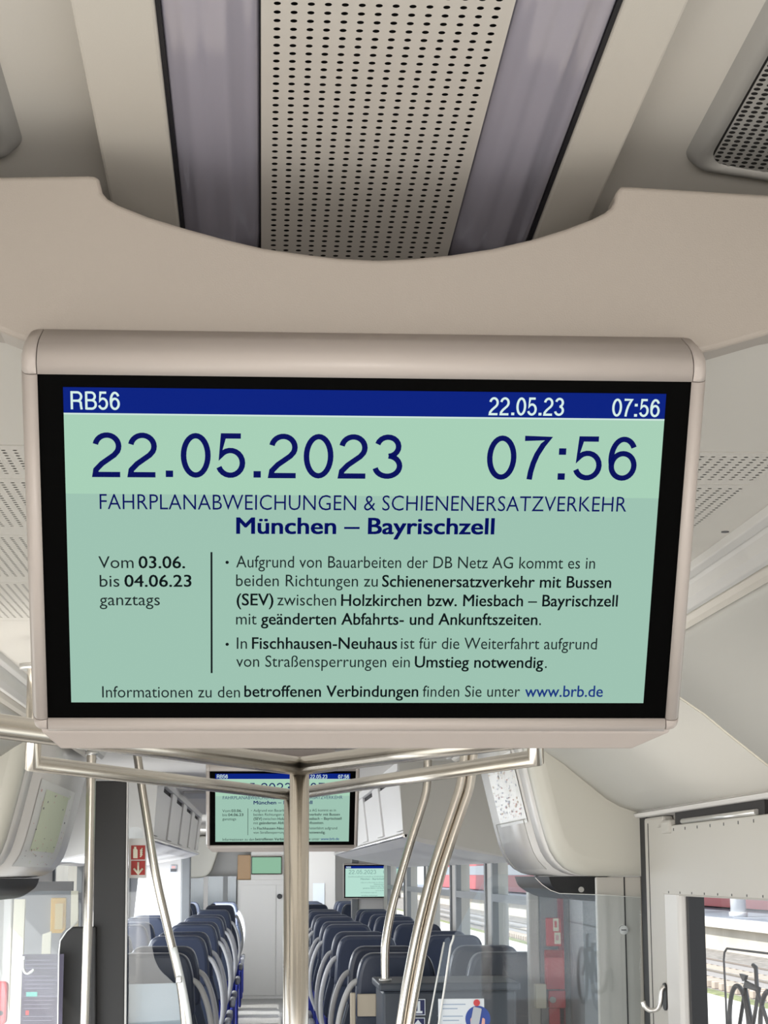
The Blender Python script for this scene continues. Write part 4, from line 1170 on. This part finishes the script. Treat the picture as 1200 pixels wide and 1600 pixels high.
# ---------------------------------------------------------------- seats
SEAT_H = 1.285
def make_seat(inner):
    """one seat facing away from the camera; inner = +1 if the aisle is on its right side, -1 left, 0 none"""
    t = thing('passenger_chair', '', 'seat', (0, 0, 0), 'blue seats in rows')
    def plate(nm, outl, y, d, m, bev, lean=.10):
        mb = MB().prism([(x, y + lean * (z - .45) * -1, z) for x, z in outl], (0, d, 0))
        return build(nm, mb, m, t, bev, 3, local=True)
    R2 = lambda pts, r: [(p.x, p.y) for p in round_poly([(a, b, 0) for a, b in pts], r)]
    plate('shell', R2([(-.215, .80), (.215, .80), (.205, .92), (.17, 1.04), (.150, 1.16), (-.150, 1.16), (-.17, 1.04), (-.205, .92)], .06), 0, .035, 'shell', .012)
    plate('backrest', R2([(-.205, .42), (.205, .42), (.200, .92), (.155, 1.05), (-.155, 1.05), (-.200, .92)], .05), .036, .075, 'seat', .02)
    plate('headrest', R2([(-.175, 1.02), (.175, 1.02), (.165, 1.20), (.135, SEAT_H), (-.135, SEAT_H), (-.165, 1.20)], [.03, .03, .05, .07, .07, .05]), -.012, .105, 'leather', .03)
    build('cushion', MB().box((-.21, .08, .38), (.21, .55, .48)), 'seat', t, .03, 3, local=True)
    build('pedestal', MB().box((-.15, .15, 0), (.15, .45, .38)), 'arm', t, .02, local=True)
    if inner:
        s = inner
        P = smooth_path([(s * .145, -.055, 1.18), (s * .190, -.06, 1.15), (s * .228, -.06, 1.06), (s * .246, -.055, .95), (s * .240, -.045, .84), (s * .205, -.02, .74)], 6)
        build('grab_handle', MB().tube(P, .0125, 10), 'handle', t, local=True)
        build('armrest', MB().box((s * .205 if s > 0 else -.25, .05, .60), (.25 if s > 0 else s * .205, .42, .66)), 'arm', t, .015, local=True)
        build('side_panel', MB().box((s * .21 if s > 0 else -.235, .00, .22), (.235 if s > 0 else s * .21, .30, .60)), 'seat', t, .01, local=True)
    return t
protoA = {1: make_seat(1), -1: make_seat(-1), 0: make_seat(0)}
rows = [8.25, 9.0, 10.5, 11.25, 12.85, 13.6, 15.1, 15.9, 17.4, 18.2]
ordn = ['first', 'second', 'third', 'fourth', 'fifth', 'sixth', 'seventh', 'eighth', 'ninth', 'tenth', 'eleventh', 'twelfth', 'thirteenth']
used = {1: False, -1: False, 0: False}
def place(kind, x, y, label):
    t = protoA[kind] if not used[kind] else dup_tree(protoA[kind])
    used[kind] = True
    t.location = (x, y, .14)
    t['label'] = label
    return t
xs = {'left': (-.45, -.90), 'right': (.56, 1.02)}
for side in ('left', 'right'):
    rr = rows + [20.9, 22.3, 23.4] if side == 'left' else rows + [21.2, 22.6, 23.6]
    for i, y in enumerate(rr):
        if side == 'left' and y == 17.4:
            continue
        place(1 if side == 'left' else -1, xs[side][0], y + (.12 if side == 'left' else 0), 'blue aisle seat with grey grab handle, %s row from us, %s of the aisle' % (ordn[i], side))
        if side == 'left' and i == 0:
            continue
        place(0, xs[side][1], y + (.12 if side == 'left' else 0), 'blue window seat without grab handle, %s row from us, %s of the aisle' % (ordn[i], side))
# folding table behind the first right-hand seat
ft = thing('folded_tray', 'beige folded tray behind the first seat right of the aisle', 'tray', (.52, 8.0, 1.1))
px_box('tray', (0.3899, 8.0500, 1.2671), (0.4681, 8.0500, 1.1779), 8.06, .02, 'beige', ft)
px_box('support', (0.3612, 8.0500, 1.2724), (0.3830, 8.0500, 0.9975), 8.06, .03, 'beige', ft)

# ---------------------------------------------------------------- outside, right: platform, track, far platform
struct(build('pavement', MB().box((1.75, -10, -.35), (7.0, 140, -.12)), 'paving'))
struct(build('ground', MB().box((-60, -30, -1.3), (90, 320, -.95)), 'ballast'))
struct(build('verge', MB().loft([[(7.0, y, -.13), (7.0, y, -1.0), (9.0, y, -.96), (7.9, y, -.45), (7.35, y, -.13), (7.1, y, -.11)] for y in (-10, 140)], smooth=False), 'grassy'))
tk = thing('railway_track', 'railway track running past the platform outside the right window', 'track', (11.9, 60, -.95))
for x in (11.15, 12.6):
    build('rail', MB().loft([[(x - .035, y, -.62), (x + .035, y, -.62), (x + .035, y, -.66), (x + .012, y, -.67), (x + .07, y, -.78), (x - .07, y, -.78), (x - .012, y, -.67), (x - .035, y, -.66)] for y in (-5, 150)], smooth=False), 'rail', tk)
s0 = build('sleeper', MB().box((10.6, 22, -.95), (13.15, 22.28, -.78)), 'sleeper', tk, .02)
for i in range(1, 96):
    c = s0.copy()
    C.objects.link(c)
    c.parent = tk
    c.location = s0.location + V((0, .72 * i, 0))
struct(build('far_platform', MB().box((16.0, -10, -1.0), (40, 300, -.02)), 'concrete'))
fe = struct(build('kerb', MB().box((15.7, -10, -.14), (17.6, 300, .02)), 'paving'))
struct(build('road', MB().box((17.6, -10, -.01), (39, 300, .03)), 'asphalt'))
tr = thing('train_carriage', 'red train standing beyond the far platform outside the right window', 'train', (23.4, 120, 0))
build('body', MB().loft([[(22, y, .1), (22, y, 1.9), (22, y, 3.4), (22.4, y, 4.1), (24.8, y, 4.1), (24.8, y, .1)] for y in (40, 260)], smooth=False), 'trainred', tr)
build('window_band', MB().box((21.96, 42, 1.55), (22.0, 258, 2.45)), 'trainglass', tr)
for k, y in enumerate((66, 75.3, 84.5, 104)):
    co = thing('platform_column', 'pale round column on the far platform, %s from the left in the window' % ('fourth', 'third', 'second', 'first')[k], 'column', (18.5, y, .02), 'columns of the far platform')
    build('shaft', MB().tube([(18.5, y, .02), (18.5, y, 3.4)], .30, 20), 'column', co)
    build('base', MB().tube([(18.5, y, .02), (18.5, y, .22)], .36, 20), 'column', co)
struct(build('canopy_roof', MB().box((17.8, 30, 3.4), (29, 200, 3.7)), 'grille'))
# outside, left
struct(build('pavement', MB().box((-9, -10, -.35), (-1.75, 140, -.12)), 'paving'))
hs = thing('station_building', 'pale station building outside the left windows', 'building', (-14, 60, 0))
build('wall', MB().box((-18, 10, -.9), (-13, 200, 4.0)), 'house', hs)
build('roof', MB().loft([[(-19, y, 4.0), (-12.2, y, 4.0), (-15.5, y, 5.2)] for y in (9, 201)], smooth=False), 'tan', hs)
for y in range(20, 120, 8):
    build('window', MB().box((-13.02, y, 1.0), (-12.97, y + 2, 2.8)), 'trainglass', hs)
